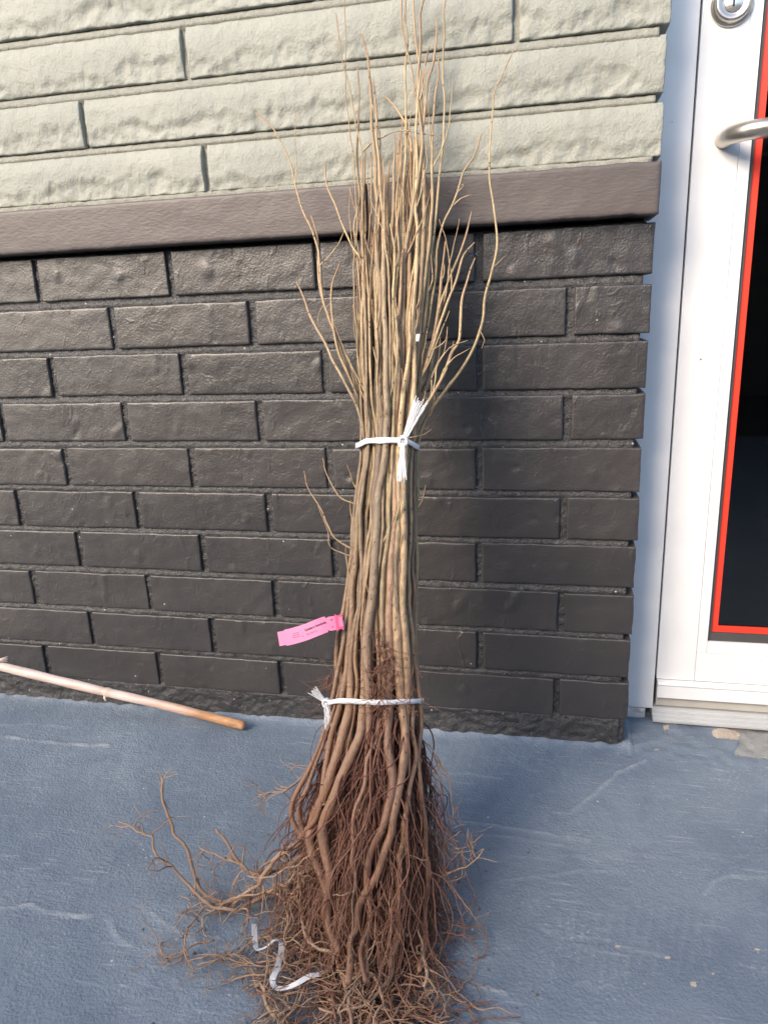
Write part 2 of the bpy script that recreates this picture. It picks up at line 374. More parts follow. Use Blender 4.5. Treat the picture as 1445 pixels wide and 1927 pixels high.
ridges = [ # (photo pixels, height m, half width m, wear)
    ([(833, 1455), (880, 1456), (945, 1466)], .0022, .004, .7), ([(833, 1544), (900, 1550), (1000, 1565), (1110, 1583)], .0034, .004, .8),
    ([(860, 1572), (950, 1575), (1060, 1592)], .0022, .004, .5), ([(1080, 1525), (1120, 1495), (1165, 1455), (1215, 1432)], .0042, .0045, .8),
    ([(925, 1662), (1020, 1650), (1110, 1637), (1180, 1641)], .0018, .003, .5), ([(1000, 1745), (1055, 1770), (1160, 1775)], -.0040, .003, 0),
    ([(1160, 1778), (1200, 1790), (1250, 1800)], .0018, .003, .7), ([(810, 1833), (870, 1850), (950, 1870)], .0026, .004, .8),
    ([(1330, 1680), (1345, 1660), (1365, 1650), (1445, 1652)], .0032, .004, .5), ([(0, 1710), (60, 1702), (85, 1716), (125, 1722), (170, 1725)], .0040, .004, 1.),
    ([(85, 1716), (120, 1727), (170, 1727)], -.003, .003, .9), ([(205, 1730), (225, 1765), (260, 1786), (300, 1790)], .0032, .004, .6), ([(265, 1706), (320, 1742), (375, 1778)], .0030, .003, .8),
    ([(0, 1385), (50, 1392), (130, 1400), (205, 1403)], .0045, .006, .7), ([(1175, 1425), (1195, 1405), (1230, 1395)], .003, .004, .3), ([(0, 1365), (60, 1362), (140, 1368)], .002, .004, .4),
    ([(1100, 1395), (1060, 1470), (1000, 1500)], .0015, .004, .2), ([(330, 1845), (345, 1880), (350, 1927)], .002, .004, .3), ([(1085, 1855), (1105, 1850), (1115, 1865)], .0024, .003, .8), ([(1125, 1862), (1145, 1855), (1158, 1866)], .0024, .003, .8)]
ridges += [([(1060 + 24 * i, 1690 + 5 * (i % 3)), (1050 + 24 * i, 1760 + 6 * (i % 2)), (1035 + 24 * i, 1850 - 9 * (i % 4))], .0017, .003, .22) for i in range(13)]
ridges += [([(800 + 26 * i, 1395 + (i % 2) * 6), (775 + 26 * i, 1455)], .0011, .003, .15) for i in range(12)]
ridges += [([(900 + 40 * i, 1600 + 8 * (i % 3)), (1010 + 40 * i, 1612 + 9 * (i % 2))], .0010, .0025, .3) for i in range(11)]
WEAR = np.zeros(GX.shape + (4,)); WEAR[..., 3] = 1
WX = GX + .002 * NZ; WY = GY + .002 * np.roll(NZ, 7, axis=0)
for pts, hh, wd, wr in ridges:
    g = np.array([on_z(*p, 0)[:2] for p in pts]); D = seg_dist(WX, WY, g); k = np.exp(-(D / (wd * .68)) ** 2)
    H += .55 * hh * k * (.7 + .8 * NZ); WEAR[..., 2] = np.maximum(WEAR[..., 2], 1.0 * wr * k * (.65 + .6 * NZ))
# paint built up where it meets the wall, the wall's corner and the door
cor = np.exp(-np.clip(-(GY + .002) + .0015 * NZ, 0, 9) / .008) * (GX < .165)
H += .006 * cor * (.9 + .45 * NZ) * (GY > -.2); WEAR[..., 2] = np.maximum(WEAR[..., 2], np.where(near, .5 * cor * (GY < .004) * (.3 + NZ), 0))
inz = near & (GX > .15) & (GY > -.03)
H += np.where(inz, .004 * np.array([[0.]]) + .0035 * NZ, 0)
def in_poly(X, Y, pts):
    ins = np.zeros(X.shape, bool); n = len(pts)
    for i in range(n):
        x1, y1 = pts[i]; x2, y2 = pts[(i + 1) % n]
        c = ((y1 > Y) != (y2 > Y)) & (X < (x2 - x1) * (Y - y1) / (y2 - y1 + 1e-15) + x1); ins ^= c
    return ins
def patch(pix, ch, drop):
    g = [on_z(*p, 0)[:2] for p in pix]; m = in_poly(GX + .0035 * NZ, GY + .003 * np.roll(NZ, 5, 0), g)
    WEAR[..., ch][m] = 1; H[m] -= drop
patch([(1372, 1367), (1480, 1369), (1560, 1440), (1445, 1428), (1400, 1423), (1378, 1416), (1392, 1400), (1388, 1385)], 0, .003)
patch([(1338, 1377), (1358, 1371), (1382, 1370), (1392, 1378), (1388, 1392), (1370, 1390), (1345, 1388)], 1, .0015)
patch([(1246, 1366), (1259, 1364), (1260, 1371), (1250, 1374)], 1, .001)
for (cx, cy, s) in [(1305, 1853, 10), (1160, 1783, 5), (1255, 1802, 5), (1425, 1790, 7), (1237, 1411, 4), (1340, 1835, 6), (1291, 1890, 5), (1235, 1412, 4)]:
    patch([(cx - s, cy), (cx, cy - .6 * s), (cx + s, cy - .1 * s), (cx + .3 * s, cy + .6 * s)], 1, .0004)
H[~near] = 0
nx, ny = GX.shape; idx = np.arange(nx * ny).reshape(nx, ny)
Fg = np.stack([idx[:-1, :-1], idx[1:, :-1], idx[1:, 1:], idx[:-1, 1:]], -1).reshape(-1, 4)
me = mesh_np('ground', np.stack([GX, GY, H], -1).reshape(-1, 3), Fg)
ca = me.color_attributes.new('wear', 'FLOAT_COLOR', 'POINT'); ca.data.foreach_set('color', np.clip(WEAR, 0, 1).astype(np.float32).ravel())
g = link('ground', me, MG); g['kind'] = 'structure'

# ---------------------------------------------------------------- brick wall
HC, ZB, LB, XE = .08188, .0525, .25375, .1538          # course, bottom of lowest course, brick pitch, right edge
ODD, EVEN = -.85899, -.72443                            # vertical joint centres (first in view)
JT = .012
XL = -1.62
wall = thing('brick_wall', 'painted wall of charcoal bricks below a brown-grey ledge and putty rock-faced stones', 'wall', (0, 0, 0))
def slab_mesh(name, x0, x1, z0, z1, y0, depth, step, relief, rnd=.0025):
    """one wall piece: a front grid with its own relief, rounded arrises and four sides"""
    nx = max(3, int((x1 - x0) / step)); nz = max(3, int((z1 - z0) / step))
    xs = np.concatenate([[x0, x0 + rnd * .4, x0 + rnd], np.linspace(x0 + rnd * 2, x1 - rnd * 2, nx), [x1 - rnd, x1 - rnd * .4, x1]])
    zs = np.concatenate([[z0, z0 + rnd * .4, z0 + rnd], np.linspace(z0 + rnd * 2, z1 - rnd * 2, nz), [z1 - rnd, z1 - rnd * .4, z1]])
    sd_ = random.random() * 50; a, b = len(xs), len(zs); V = []
    for x in xs:
        for z in zs:
            e = min(x - x0, x1 - x, z - z0, z1 - z); k = max(0, 1 - e / (rnd * 1.6)); drop = rnd * (1 - math.sqrt(max(0, 1 - k * k)))
            wx = .0011 * n3(z * 30, sd_, 2.) + .0006 * n3(z * 90, sd_, 8.); wz = .0011 * n3(x * 22, sd_, 7.) + .0007 * n3(x * 90, sd_, 3.)
            V.append((x + wx, y0 + drop + relief(x, z, sd_), z + wz))
    F = []
    for i in range(a - 1):
        for j in range(b - 1): F.append((i * b + j, (i + 1) * b + j, (i + 1) * b + j + 1, i * b + j + 1))
    ring = [i * b for i in range(a)] + [(a - 1) * b + j for j in range(1, b)] + [i * b + b - 1 for i in range(a - 2, -1, -1)] + [j for j in range(b - 2, 0, -1)]
    m0 = len(V)
    for r in ring: V.append((V[r][0], y0 + depth, V[r][2]))
    n = len(ring)
    for q in range(n): F.append((ring[(q + 1) % n], ring[q], m0 + q, m0 + (q + 1) % n))
    return mesh_np(name, V, F)
def brick_relief(x, z, s):
    d = .0011 * n3(x * 14, z * 14, s) + .0007 * n3(x * 48, z * 48, s + 9) + .0003 * n3(x * 130, z * 130, s)
    blob = max(0, n3(x * 36, z * 26, s + 30) - .48) * .006
    pit = max(0, n3(x * 55, z * 55, s + 60) - .58) * .008
    return -d - blob + pit
for r in range(1, 11):
    z0 = ZB + (10 - r) * HC + .0012 * math.sin(r * 2.1); z1 = z0 + HC - JT
    base = ODD if r % 2 else EVEN
    js = sorted([base + k * LB + random.uniform(-.0022, .0022) for k in range(-4, 4) if XL < base + k * LB < XE - .03])
    edges = [XL] + js + [XE + JT / 2 + .001 * math.sin(r * 3.3)]
    for a, b in zip(edges[:-1], edges[1:]):
        jr = JT * random.uniform(.75, 1.25)
        vis = b > -1.15
        dj = random.uniform(-.0012, .0012)
        me = slab_mesh('brick', a + jr / 2, b - JT / 2, z0 + dj * .6, z1 + dj, random.uniform(-.0012, .0012), .09, .0042 if vis else .02, brick_relief, random.uniform(.0013, .0022))
        link('brick', me, MB, wall)
# mortar: a weathered bed, deep under the upper brick and nearly flush on the lower one
mx = np.concatenate([[XL], np.arange(-1.15, XE - .013, .0038), [XE - .012]]); mz = np.arange(.0, ZB + 10 * HC + .0035, .0033)
V = []
for x in mx:
    for z in mz:
        if z < ZB + .001:
            y = .0005 + .0035 * n3(x * 30, z * 45, 3.) + .0030 * n3(x * 90, z * 110, 5.) - .003 * max(0, 1 - z / .012) * (.5 + n3(x * 50, 1, 1))
        else:
            ph = ((z - ZB) % HC) / HC; lo = 1 - JT / HC
            t = (ph - lo) / (1 - lo) if ph > lo else -1
            y = .0055 if t < 0 else .0026 + .0040 * t ** 1.5
            if z > ZB + 10 * HC - JT: y = .002 + .035 * min(1, max(0, (z - (ZB + 10 * HC - JT) - .003) / .004))
            y += .0022 * n3(x * 90, z * 140, 7.) + .0020 * n3(x * 260, z * 260, 1.)
        V.append((x, y, z))
a, b = len(mx), len(mz); F = [(i * b + j, (i + 1) * b + j, (i + 1) * b + j + 1, i * b + j + 1) for i in range(a - 1) for j in range(b - 1)]
m0 = len(V)
for j in range(b): V.append((XE - .012, .125, mz[j]))
for j in range(b - 1): F.append(((a - 1) * b + j, m0 + j, m0 + j + 1, (a - 1) * b + j + 1))
link('mortar', mesh_np('mortar', V, F), MM, wall)
# rough foot of the wall's corner
def foot_relief(x, z, s): return .0005 + .0022 * n3(x * 40, z * 50, s) + .0022 * n3(x * 130, z * 140, s) + .0012 * n3(x * 300, z * 300, s)
link('wall_foot', slab_mesh('wall_foot', -.10, XE - .003, -.01, ZB + .004, .0015, .10, .0035, foot_relief, .004), MM, wall)
# ledge
def sill_relief(x, z, s): return .0007 * n3(x * 9, z * 30, s) + .0004 * n3(x * 60, z * 60, s)
SZ0, SZ1 = .8685, .9385
for (a, b) in [(XL, -.262), (-.2605, XE + .0005)]:
    link('ledge_block', slab_mesh('ledge_block', a, b, SZ0, SZ1 - .002, -.027, .10, .0045 if b > 0 else .006, sill_relief, .003), MSI, wall)
# rock-faced stones
def stone_relief(x, z, s):
    zz = (z - stone_z0) / HC
    crest = .42 + .30 * n3(x * 9, s, 1.) + .16 * n3(x * 26, s, 4.) + .05 * n3(x * 70, s, 6)
    t = (crest - zz) * HC
    smooth = .0009 * n3(x * 22, z * 22, s) + .0010 * n3(x * 60, z * 60, s) + .0005 * n3(x * 150, z * 150, s)
    y = -smooth - .013 + .006 * min(1, max(0, (zz - .62) / .3)) ** 2
    if t > 0:
        sc = abs(n3(x * 34, z * 34, s + 3)); y += min(.0055, t * .45) * (.45 + .9 * sc) + .0015 * n3(x * 85, z * 85, s) + .0014 * n3(x * 190, z * 190, s)
    return y
rows = {0: [-.5214], 1: [-.7223], 2: [-.538, -.0445], 3: [-.330], 4: [-.62, -.10], 5: [-.36], 6: [-.70, -.2]}
for r, js in rows.items():
    stone_z0 = .9385 + r * .0817; z0 = stone_z0 + (.0065 if r == 0 else .0040); z1 = stone_z0 + .0817 - .0075
    edges = [XL] + [-1.25 + .13 * (r % 3)] + js + [XE + .006 + .002 * math.sin(r * 4)]
    for a, b in zip(edges[:-1], edges[1:]):
        me = slab_mesh('stone', a + .0045, b - .0045, z0, z1, random.uniform(-.001, .001), .09, .0034 if b > -.95 and r < 4 else .012, stone_relief, .0018)
        link('stone', me, MST, wall)
ZT = .9385 + 7 * .0817
mx = np.concatenate([[XL], np.arange(-1.0, XE - .013, .004), [XE - .010]]); mz = np.arange(.9375, ZT, .0033); V = []
for x in mx:
    for z in mz:
        ph = ((z - .9385) % .0817) / .0817; y = .0085
        t = ((ph + .12) % 1.0) / .20                              # 0 on top of the lower stone, 1 under the upper one
        y = (-.0095 + .0165 * max(0, t) ** 4) if t < 1 else -.003
        if z < .9385 + .008: y = -.010 + .003 * n3(x * 60, 1, z * 60)
        V.append((x, y + .0012 * n3(x * 150, z * 150, 7.), z))
a, b = len(mx), len(mz); F = [(i * b + j, (i + 1) * b + j, (i + 1) * b + j + 1, i * b + j + 1) for i in range(a - 1) for j in range(b - 1)]
m0 = len(V)
for j in range(b): V.append((XE - .010, .125, mz[j]))
for j in range(b - 1): F.append(((a - 1) * b + j, m0 + j, m0 + j + 1, (a - 1) * b + j + 1))
link('stone_mortar', mesh_np('stone_mortar', V, F), MPM, wall)

# the rest of the shop, out of the picture: it keeps the sky off the ground behind the wall
shell = thing('shop_building', 'plain rendered upper wall and flat roof of the shop above the door', 'building', (0, .3, 0))
def sbox(nm, x0, x1, y0, y1, z0, z1, m):
    o = box(nm, x0, x1, y0 - .3, y1 - .3, z0, z1, m, shell); return o
sbox('upper_wall', -5, 5, .004, .25, 2.25, 3.3, M_WALLP)
sbox('wall_panel', -5, XE - .014, .012, .25, ZT + .003, 2.245, M_WALLP)
sbox('wall_panel', -5, XL - .003, .0, .25, 0.0, ZT, M_WALLD)
sbox('wall_panel', 1.28, 5, .0, .25, 0.0, 2.245, M_WALLD)
sbox('roof', -5, 5, .004, 5, 3.303, 3.45, M_WALLP)
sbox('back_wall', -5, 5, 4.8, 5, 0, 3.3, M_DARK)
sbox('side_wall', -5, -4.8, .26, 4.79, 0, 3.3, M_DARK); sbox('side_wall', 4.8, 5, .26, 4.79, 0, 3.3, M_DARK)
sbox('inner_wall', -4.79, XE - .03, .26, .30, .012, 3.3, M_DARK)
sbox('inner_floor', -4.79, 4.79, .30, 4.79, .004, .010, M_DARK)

# added sun blocker behind the camera, out of view: shades floor and wall's foot
blocker = thing('sun_blocker', 'added low wall-shaped sun blocker, unseen behind the camera', 'wall', (-1.0, -2.95, 0))
box('blocker_body', -2.4, 5.0, -.1, .1, .0, 1.62, M_WALLD, blocker); box('blocker_cap', -2.43, 5.03, -.14, .14, 1.623, 1.69, M_WALLD, blocker, .01)
# ---------------------------------------------------------------- door frame and door
YF = .105
def X(px, py, y=YF): return float(on_y(px, py, y)[0])
def Z(px, py, y=YF): return float(on_y(px, py, y)[2])
xg0 = np.mean([X(1317, 2), X(1290, 400), X(1275, 640), X(1232, 1270)]); xg1 = xg0 + .0038
frame = thing('door_frame', 'white painted metal door frame with ribbed threshold beside the brick wall', 'door frame', (XE, .16, 0))
FL = Vector((XE, .16, 0))
def fbox(nm, x0, x1, y0, y1, z0, z1, m, par, org, bev=0.0):
    return box(nm, x0 - org[0], x1 - org[0], y0 - org[1], y1 - org[1], z0 - org[2], z1 - org[2], m, par, bev)
fbox('jamb', XE - .035, xg0, YF - .004, .25, .022, 2.2, MDR, frame, FL, .0015)
fbox('jamb', 1.225, 1.279, YF - .004, .25, .004, 2.2, MDR, frame, FL, .0015)
fbox('door_head', xg0 + .001, 1.223, YF - .004, .25, 2.12, 2.2, MDR, frame, FL, .0015)
fbox('door_stop', xg0 - .004, xg0 + .02, YF + .035, YF + .06, .03, 2.119, M_BLACK, frame, FL)
# crumbling foot of the jamb
def chip_relief(x, z, s): return .003 * n3(x * 60, z * 60, s) + .002 * n3(x * 160, z * 160, s)
me = slab_mesh('jamb_foot', XE - .02, xg0 - .012, -.004, .0205, YF - .001, .05, .003, chip_relief, .003); me.transform(Matrix.Translation(-FL)); link('jamb_foot', me, M_CREAMCAULK, frame)
tx0, tx1 = xg0 - .001, 1.22
def profile(nm, pts, x0, x1, m, par, org):
    V = [(x - org[0], y - org[1], z - org[2]) for x in (x0, x1) for (y, z) in pts]; n = len(pts)
    F = [(i, (i + 1) % n, n + (i + 1) % n, n + i) for i in range(n)] + [tuple(range(n))[::-1], tuple(range(n, 2 * n))]
    return link(nm, mesh_np(nm, V, F), m, par, smooth=False)
th = [(.084, .004), (.0835, .0075), (.090, .0085), (.0905, .0125), (.0965, .0135), (.097, .0185), (.103, .0195), (.1035, .0245), (.165, .026), (.24, .026), (.24, .004)]
profile('threshold', th, tx0, tx1, M_THR, frame, FL)

DO = Vector((xg1, YF, .04))
door = thing('glass_door', 'white metal framed glass door with red border on dark glass and bent pull bar', 'door', tuple(DO))
def dbox(nm, x0, x1, y0, y1, z0, z1, m, par=door, bev=0.0): return fbox(nm, x0, x1, y0, y1, z0, z1, m, par, DO, bev)
zr0, zr1 = Z(1238, 1278), Z(1302, 1229)                     # bottom rail
xs1 = np.mean([X(1409, 130), X(1354, 700), X(1308, 1228)])  # stile | bead line
xb1 = np.mean([X(1438, 40), X(1376, 700), X(1330, 1207)])   # bead | gasket
xk1 = np.mean([X(1384, 700), X(1339, 1194)]); xr1 = np.mean([X(1399, 700), X(1353, 1182)])
zb1, zk1, zr_1 = Z(1330, 1209), Z(1339, 1194), Z(1353, 1182)
XR = 1.2215; xm = XR - (xs1 - xg1)
dbox('stile', xg1, xs1 - .0004, YF, YF + .045, zr0 + .0005, 2.115, MDR, bev=.0008)
dbox('stile', xm, XR, YF, YF + .045, zr0 + .0005, 2.115, MDR, bev=.0008)
dbox('bottom_rail', xs1 + .0002, xm - .0005, YF + .0004, YF + .045, zr0 + .0005, zr1, MDR, bev=.0008)
dbox('top_rail', xs1 + .0002, xm - .0005, YF + .0004, YF + .045, 2.02, 2.115, MDR, bev=.0008)
dbox('glazing_bead', xs1 + .0002, xb1, YF + .0012, YF + .03, zr1 + .0005, 2.0195, MDR, bev=.0008)
dbox('glazing_bead', xb1 + .0004, xm - .022, YF + .0014, YF + .03, zr1 + .0005, zb1, MDR, bev=.0008)
dbox('glazing_bead', xm - .0215, xm - .0008, YF + .0012, YF + .03, zr1 + .0005, 2.0195, MDR, bev=.0008)
dbox('gasket', xb1 + .0003, xk1, YF + .007, YF + .028, zb1 + .0005, 2.0, M_GASKET); dbox('gasket', xk1 + .0003, xm - .023, YF + .0072, YF + .028, zb1 + .0004, zk1, M_GASKET)
gl = dbox('glass_pane', xk1 - .002, xm - .02, YF + .012, YF + .018, zk1 - .002, 2.01, M_GLASS)
dbox('red_border', xk1 + .0004, xr1, YF + .0112, YF + .0117, zk1 + .0004, 1.99, M_RED); dbox('red_border', xr1 + .0001, xm - .024, YF + .0112, YF + .0117, zk1 + .0004, zr_1, M_RED)
zs = Z(1239, 1307)
profile('door_sweep', [(YF - .0005, zr0), (YF - .010, zr0 - .001), (YF - .0125, zr0 - .005), (YF - .0105, zr0 - .0085), (YF - .0115, zs), (YF + .0, zs)], xg1 + .001, XR, MDR, door, DO)
dbox('sweep_backing', xg1 + .002, XR, YF + .0005, YF + .04, .0275, zr0 - .0005, M_CREAM)
# key cylinder
def lathe(nm, cx, cz, prof, m, par, org, seg=40):
    V, F = [], []
    for (r, y) in prof:
        for k in range(seg): a = 2 * math.pi * k / seg; V.append((cx + r * math.cos(a) - org[0], y - org[1], cz + r * math.sin(a) - org[2]))
    for i in range(len(prof) - 1):
        for k in range(seg): F.append((i * seg + k, i * seg + (k + 1) % seg, (i + 1) * seg + (k + 1) % seg, (i + 1) * seg + k))
    F.append(tuple(range((len(prof) - 1) * seg, len(prof) * seg)))
    return link(nm, mesh_np(nm, V, F), m, par)
cx, cz = X(1377, 8), Z(1377, 8)
lk = lathe('lock_cylinder', cx, cz, [(.0285, YF + .002), (.0285, YF - .003), (.027, YF - .0045), (.0245, YF - .005), (.0240, YF - .010), (.0225, YF - .0125), (.0205, YF - .0132), (.017, YF - .0115), (.0128, YF - .0105)], M_ALU, door, DO)
lathe('key_plug', cx, cz, [(.0126, YF - .0095), (.0126, YF - .0118), (.0115, YF - .0125), (.001, YF - .0126)], m_plain('bright_plug', (.75, .73, .70), .25, .8), lk, DO)
o = box('keyhole', cx - .0011 - DO[0], cx + .0011 - DO[0], YF - .0131 - DO[1], YF - .0127 - DO[1], cz - .006 - DO[2], cz + .0045 - DO[2], M_BLACK, lk)
# bent pull bar
hx, hz = X(1362, 262), Z(1362, 262)
pts = [(hx, YF + .002, hz), (hx, YF - .018, hz)] + [(hx + .052 * (1 - math.cos(t)), YF - .018 - .045 * math.sin(t), hz) for t in np.linspace(.25, math.pi / 2, 6)] + [(hx + .25, YF - .063, hz), (hx + .5, YF - .063, hz)]
hxe = XR - (hx - xg1)
pts += [(hxe - .052 * (1 - math.cos(t)), YF - .018 - .045 * math.sin(t), hz) for t in np.linspace(math.pi / 2, .25, 6)] + [(hxe, YF - .018, hz), (hxe, YF + .002, hz)]
P = catmull(pts, .008) - np.array(DO); tube_obj('pull_bar', P, .0132, M_ALU, door, 20)

# ---------------------------------------------------------------- bamboo cane
e0 = on_z(459, 1366, .0095); e1 = on_y(0, 1254, -.062); d = e1 - e0; far = e0 + d * 1.62
cane = thing('bamboo_cane', 'bleached bamboo cane with orange end lying against the wall foot', 'cane', (0, 0, 0))
Pc = catmull([e0, e0 + d * .3 + np.array([0, 0, .002]), e0 + d * .6, e1, far], .004); Lc = np.linalg.norm(Pc - e0, axis=1); Rc = np.full(len(Pc), .0082) + .0012 * (Lc / Lc[-1])
for q, s in ((.030, .6), (.278, 1.3), (.62, 1.3)):
    Rc += s * .0011 * np.exp(-((Lc - q) / .0035) ** 2) - s * .0006 * np.exp(-((Lc - q - .006) / .003) ** 2)
Rc += .0003 * np.sin(Lc * 60)
tube_obj('culm', Pc, Rc, M_CANE, cane, 16)
k = e0 + d / np.linalg.norm(d) * .282; tube_obj('node_stub', [k + (0, -.004, -.007), k + (.001, -.006, -.0115), k + (.003, -.007, -.015)], [.003, .0025, .0015], M_CANE, cane, 8)
for q in range(4):
    s = on_y(-12, 1243, -.06) + np.array([0, -.002 * q, .001 * q]); tube_obj('splinter', [s, s + (.012, 0, .003 - .001 * q), on_y(14, 1236 + 3 * q, -.06)], [.0012, .001, .0006], M_CANE, cane, 5)

# ---------------------------------------------------------------- sapling bundle
bundle = thing('sapling_bundle', 'tall bundle of bare-root saplings leaning on the wall with tangled brown roots', 'saplings', (-.18, -.42, 0))
BO = np.array([-.18, -.42, 0.0])
OUT = np.array([ # photo y, left x, right x of the bundle's stems
    (150, 655, 835), (250, 655, 832), (350, 652, 830), (450, 652, 828), (550, 655, 818), (650, 660, 806), (740, 666, 796), (832, 675, 786), (950, 664, 786),
    (1050, 656, 784), (1150, 645, 787), (1250, 633, 792), (1320, 626, 795), (1400, 608, 797), (1500, 590, 806), (1600, 570, 815)], float)
def cw(y): return (np.interp(y, OUT[:, 0], (OUT[:, 1] + OUT[:, 2]) / 2), np.interp(y, OUT[:, 0], (OUT[:, 2] - OUT[:, 1]) / 2))
PXM = .00082
def depth_at(y): return cw(min(max(y, 700), 1500))[1] * PXM * .80
TOPS = [
 [(649, -60), (648, 0), (650, 62), (649, 121), (653, 194), (660, 263), (669, 346), (672, 430), (668, 520)],
 [(631, 24), (641, 80), (650, 128), (658, 166), (667, 228), (679, 277), (681, 346), (684, 440)],
 [(675, 123), (678, 166), (677, 225), (672, 287), (676, 350), (680, 430)],
 [(681, 66), (691, 104), (694, 138), (698, 180), (698, 242), (703, 294), (706, 346), (712, 400), (708, 470), (716, 560)],
 [(703, 149), (708, 221), (710, 260), (714, 311), (716, 370), (722, 450)],
 [(722, 178), (740, 197), (757, 225), (769, 249), (774, 311), (778, 380)],
 [(753, -70), (754, 0), (756, 52), (765, 93), (774, 121), (781, 170), (786, 200), (783, 270), (778, 350), (770, 430), (762, 520)],
 [(766, -50), (765, 0), (764, 35), (768, 73), (764, 121), (765, 208), (764, 277), (762, 346), (757, 440), (758, 520)],
 [(775, -40), (776, 0), (779, 52), (785, 104), (790, 138), (784, 225), (782, 300), (779, 380), (785, 460)],
 [(800, -30), (798, 0), (791, 28), (792, 73), (790, 121), (788, 190), (793, 270), (786, 346), (772, 420), (755, 520), (750, 620)],
 [(823, 35), (822, 70), (816, 114), (805, 152), (797, 221), (784, 294), (776, 370), (770, 460)],
 [(842, -60), (838, 0), (835, 28), (839, 59), (836, 138), (838, 194), (835, 249), (831, 301), (824, 346), (818, 420), (808, 500), (798, 590)],
 [(826, 110), (826, 140), (818, 180), (816, 230), (815, 290), (812, 340), (808, 420), (801, 510)],
 [(807, 86), (797, 138), (792, 200), (795, 290), (800, 370), (796, 460)],
 [(965, 95), (945, 140), (930, 175), (926, 230), (923, 290), (925, 350), (933, 410), (935, 460), (925, 510), (913, 552), (907, 605), (886, 660), (860, 705), (830, 745), (806, 780), (790, 820)],
 [(905, 248), (893, 290), (872, 320), (862, 350), (850, 385), (835, 420), (822, 470), (812, 560)],
 [(483, 210), (510, 232), (530, 265), (545, 305), (553, 345), (570, 400), (592, 445), (603, 490), (607, 560), (615, 590), (630, 640), (650, 690), (668, 740)],
 [(613, 310), (618, 350), (630, 385), (643, 420), (660, 460), (680, 492), (690, 560)],
 [(887, 400), (879, 440), (860, 488), (842, 530), (826, 580), (812, 650)],
 [(892, 455), (873, 478), (863, 509), (846, 551), (832, 589), (815, 650)],
 [(894, 483), (880, 523), (870, 564), (865, 640), (853, 661), (839, 696), (815, 740)],
 [(559, 526), (573, 557), (590, 599), (614, 644), (628, 678), (645, 708), (668, 750)],
 [(642, 492), (626, 533), (623, 575), (628, 613), (638, 661), (655, 700), (672, 745)],
 [(837, 454), (832, 520), (825, 592), (815, 660), (804, 720)],
 [(583, 405), (597, 450), (599, 510), (606, 560), (622, 610), (648, 670), (672, 735)],
]
BOTTOMS = [ # roots traced on from the tied stems: (points, end radius in photo pixels)
 ([(712, 1335), (710, 1390), (692, 1430), (688, 1482), (669, 1529), (665, 1570), (666, 1593), (663, 1622), (669, 1648), (664, 1690)], 2.6),
 ([(753, 1337), (759, 1381), (756, 1439), (747, 1497), (739, 1541), (736, 1570), (721, 1607), (709, 1650), (688, 1681), (675, 1712), (674, 1745), (659, 1768), (657, 1805), (652, 1850)], 4.5),
 ([(776, 1337), (775, 1381), (782, 1424), (771, 1482), (765, 1526), (759, 1555), (760, 1590), (753, 1613), (752, 1665), (748, 1736), (750, 1760), (735, 1800)], 3.8),
 ([(789, 1323), (791, 1366), (785, 1424), (790, 1480), (800, 1560), (803, 1640), (799, 1720), (797, 1790), (790, 1830)], 3.),
 ([(655, 1340), (637, 1410), (614, 1482), (590, 1535), (580, 1572), (588, 1613), (605, 1649), (616, 1685), (612, 1730)], 6.5),
 ([(681, 1323), (678, 1381), (654, 1439), (625, 1517), (612, 1550), (612, 1600), (622, 1660), (618, 1730), (640, 1790)], 6.),
 ([(640, 1300), (611, 1395), (588, 1453), (579, 1482), (564, 1517), (564, 1541), (570, 1564), (582, 1580)], 5.),
 ([(646, 1310), (622, 1395), (614, 1453), (605, 1512), (593, 1546), (572, 1568), (560, 1585)], 3.),
 ([(633, 1290), (610, 1385), (580, 1450), (556, 1498), (548, 1530), (555, 1555), (572, 1574), (586, 1590)], 4.),
 ([(735, 1330), (728, 1400), (735, 1470), (722, 1550), (700, 1600), (690, 1660), (700, 1730), (680, 1790), (690, 1850)], 3.),
]
NS = 122
disc = []
for i in range(NS):
    rr = math.sqrt((i + .5) / NS); a = i * 2.39996 + .4; disc.append((rr * math.cos(a), rr * math.sin(a)))
stems = [dict(u=u * .95, v=v, ph=random.random() * 6.28, top=None, bot=None) for (u, v) in disc]
def sx(s, y):
    c, h = cw(y); return c + h * s['u'] + .06 * h * math.sin(y * .009 + s['ph']) + .025 * h * math.sin(y * .024 + 2 * s['ph'])
for tp in sorted(TOPS, key=lambda t: -t[-1][1]):
    cand = [s for s in stems if s['top'] is None and s['v'] > -.35]
    b = min(cand, key=lambda s: abs(sx(s, max(tp[-1][1], 700)) - tp[-1][0]) - 6 * s['v']); b['top'] = tp
for bt in BOTTOMS:
    cand = [s for s in stems if s['bot'] is None and s['v'] > .1]
    b = min(cand, key=lambda s: abs(sx(s, 1320) - bt[0][0][0]) - 16 * s['v']); b['bot'] = bt
def wob(P, amp, freq, seed):
    P = np.array(P, float); L_ = np.concatenate([[0], np.cumsum(np.linalg.norm(np.diff(P, axis=0), axis=1))])
    for i, l_ in enumerate(L_):
        for k in range(3): P[i, k] += amp * n3(l_ * freq, seed + 11.3 * k, 3.7) * (1.0 if k != 1 else .7)
    return P
STEMS = []
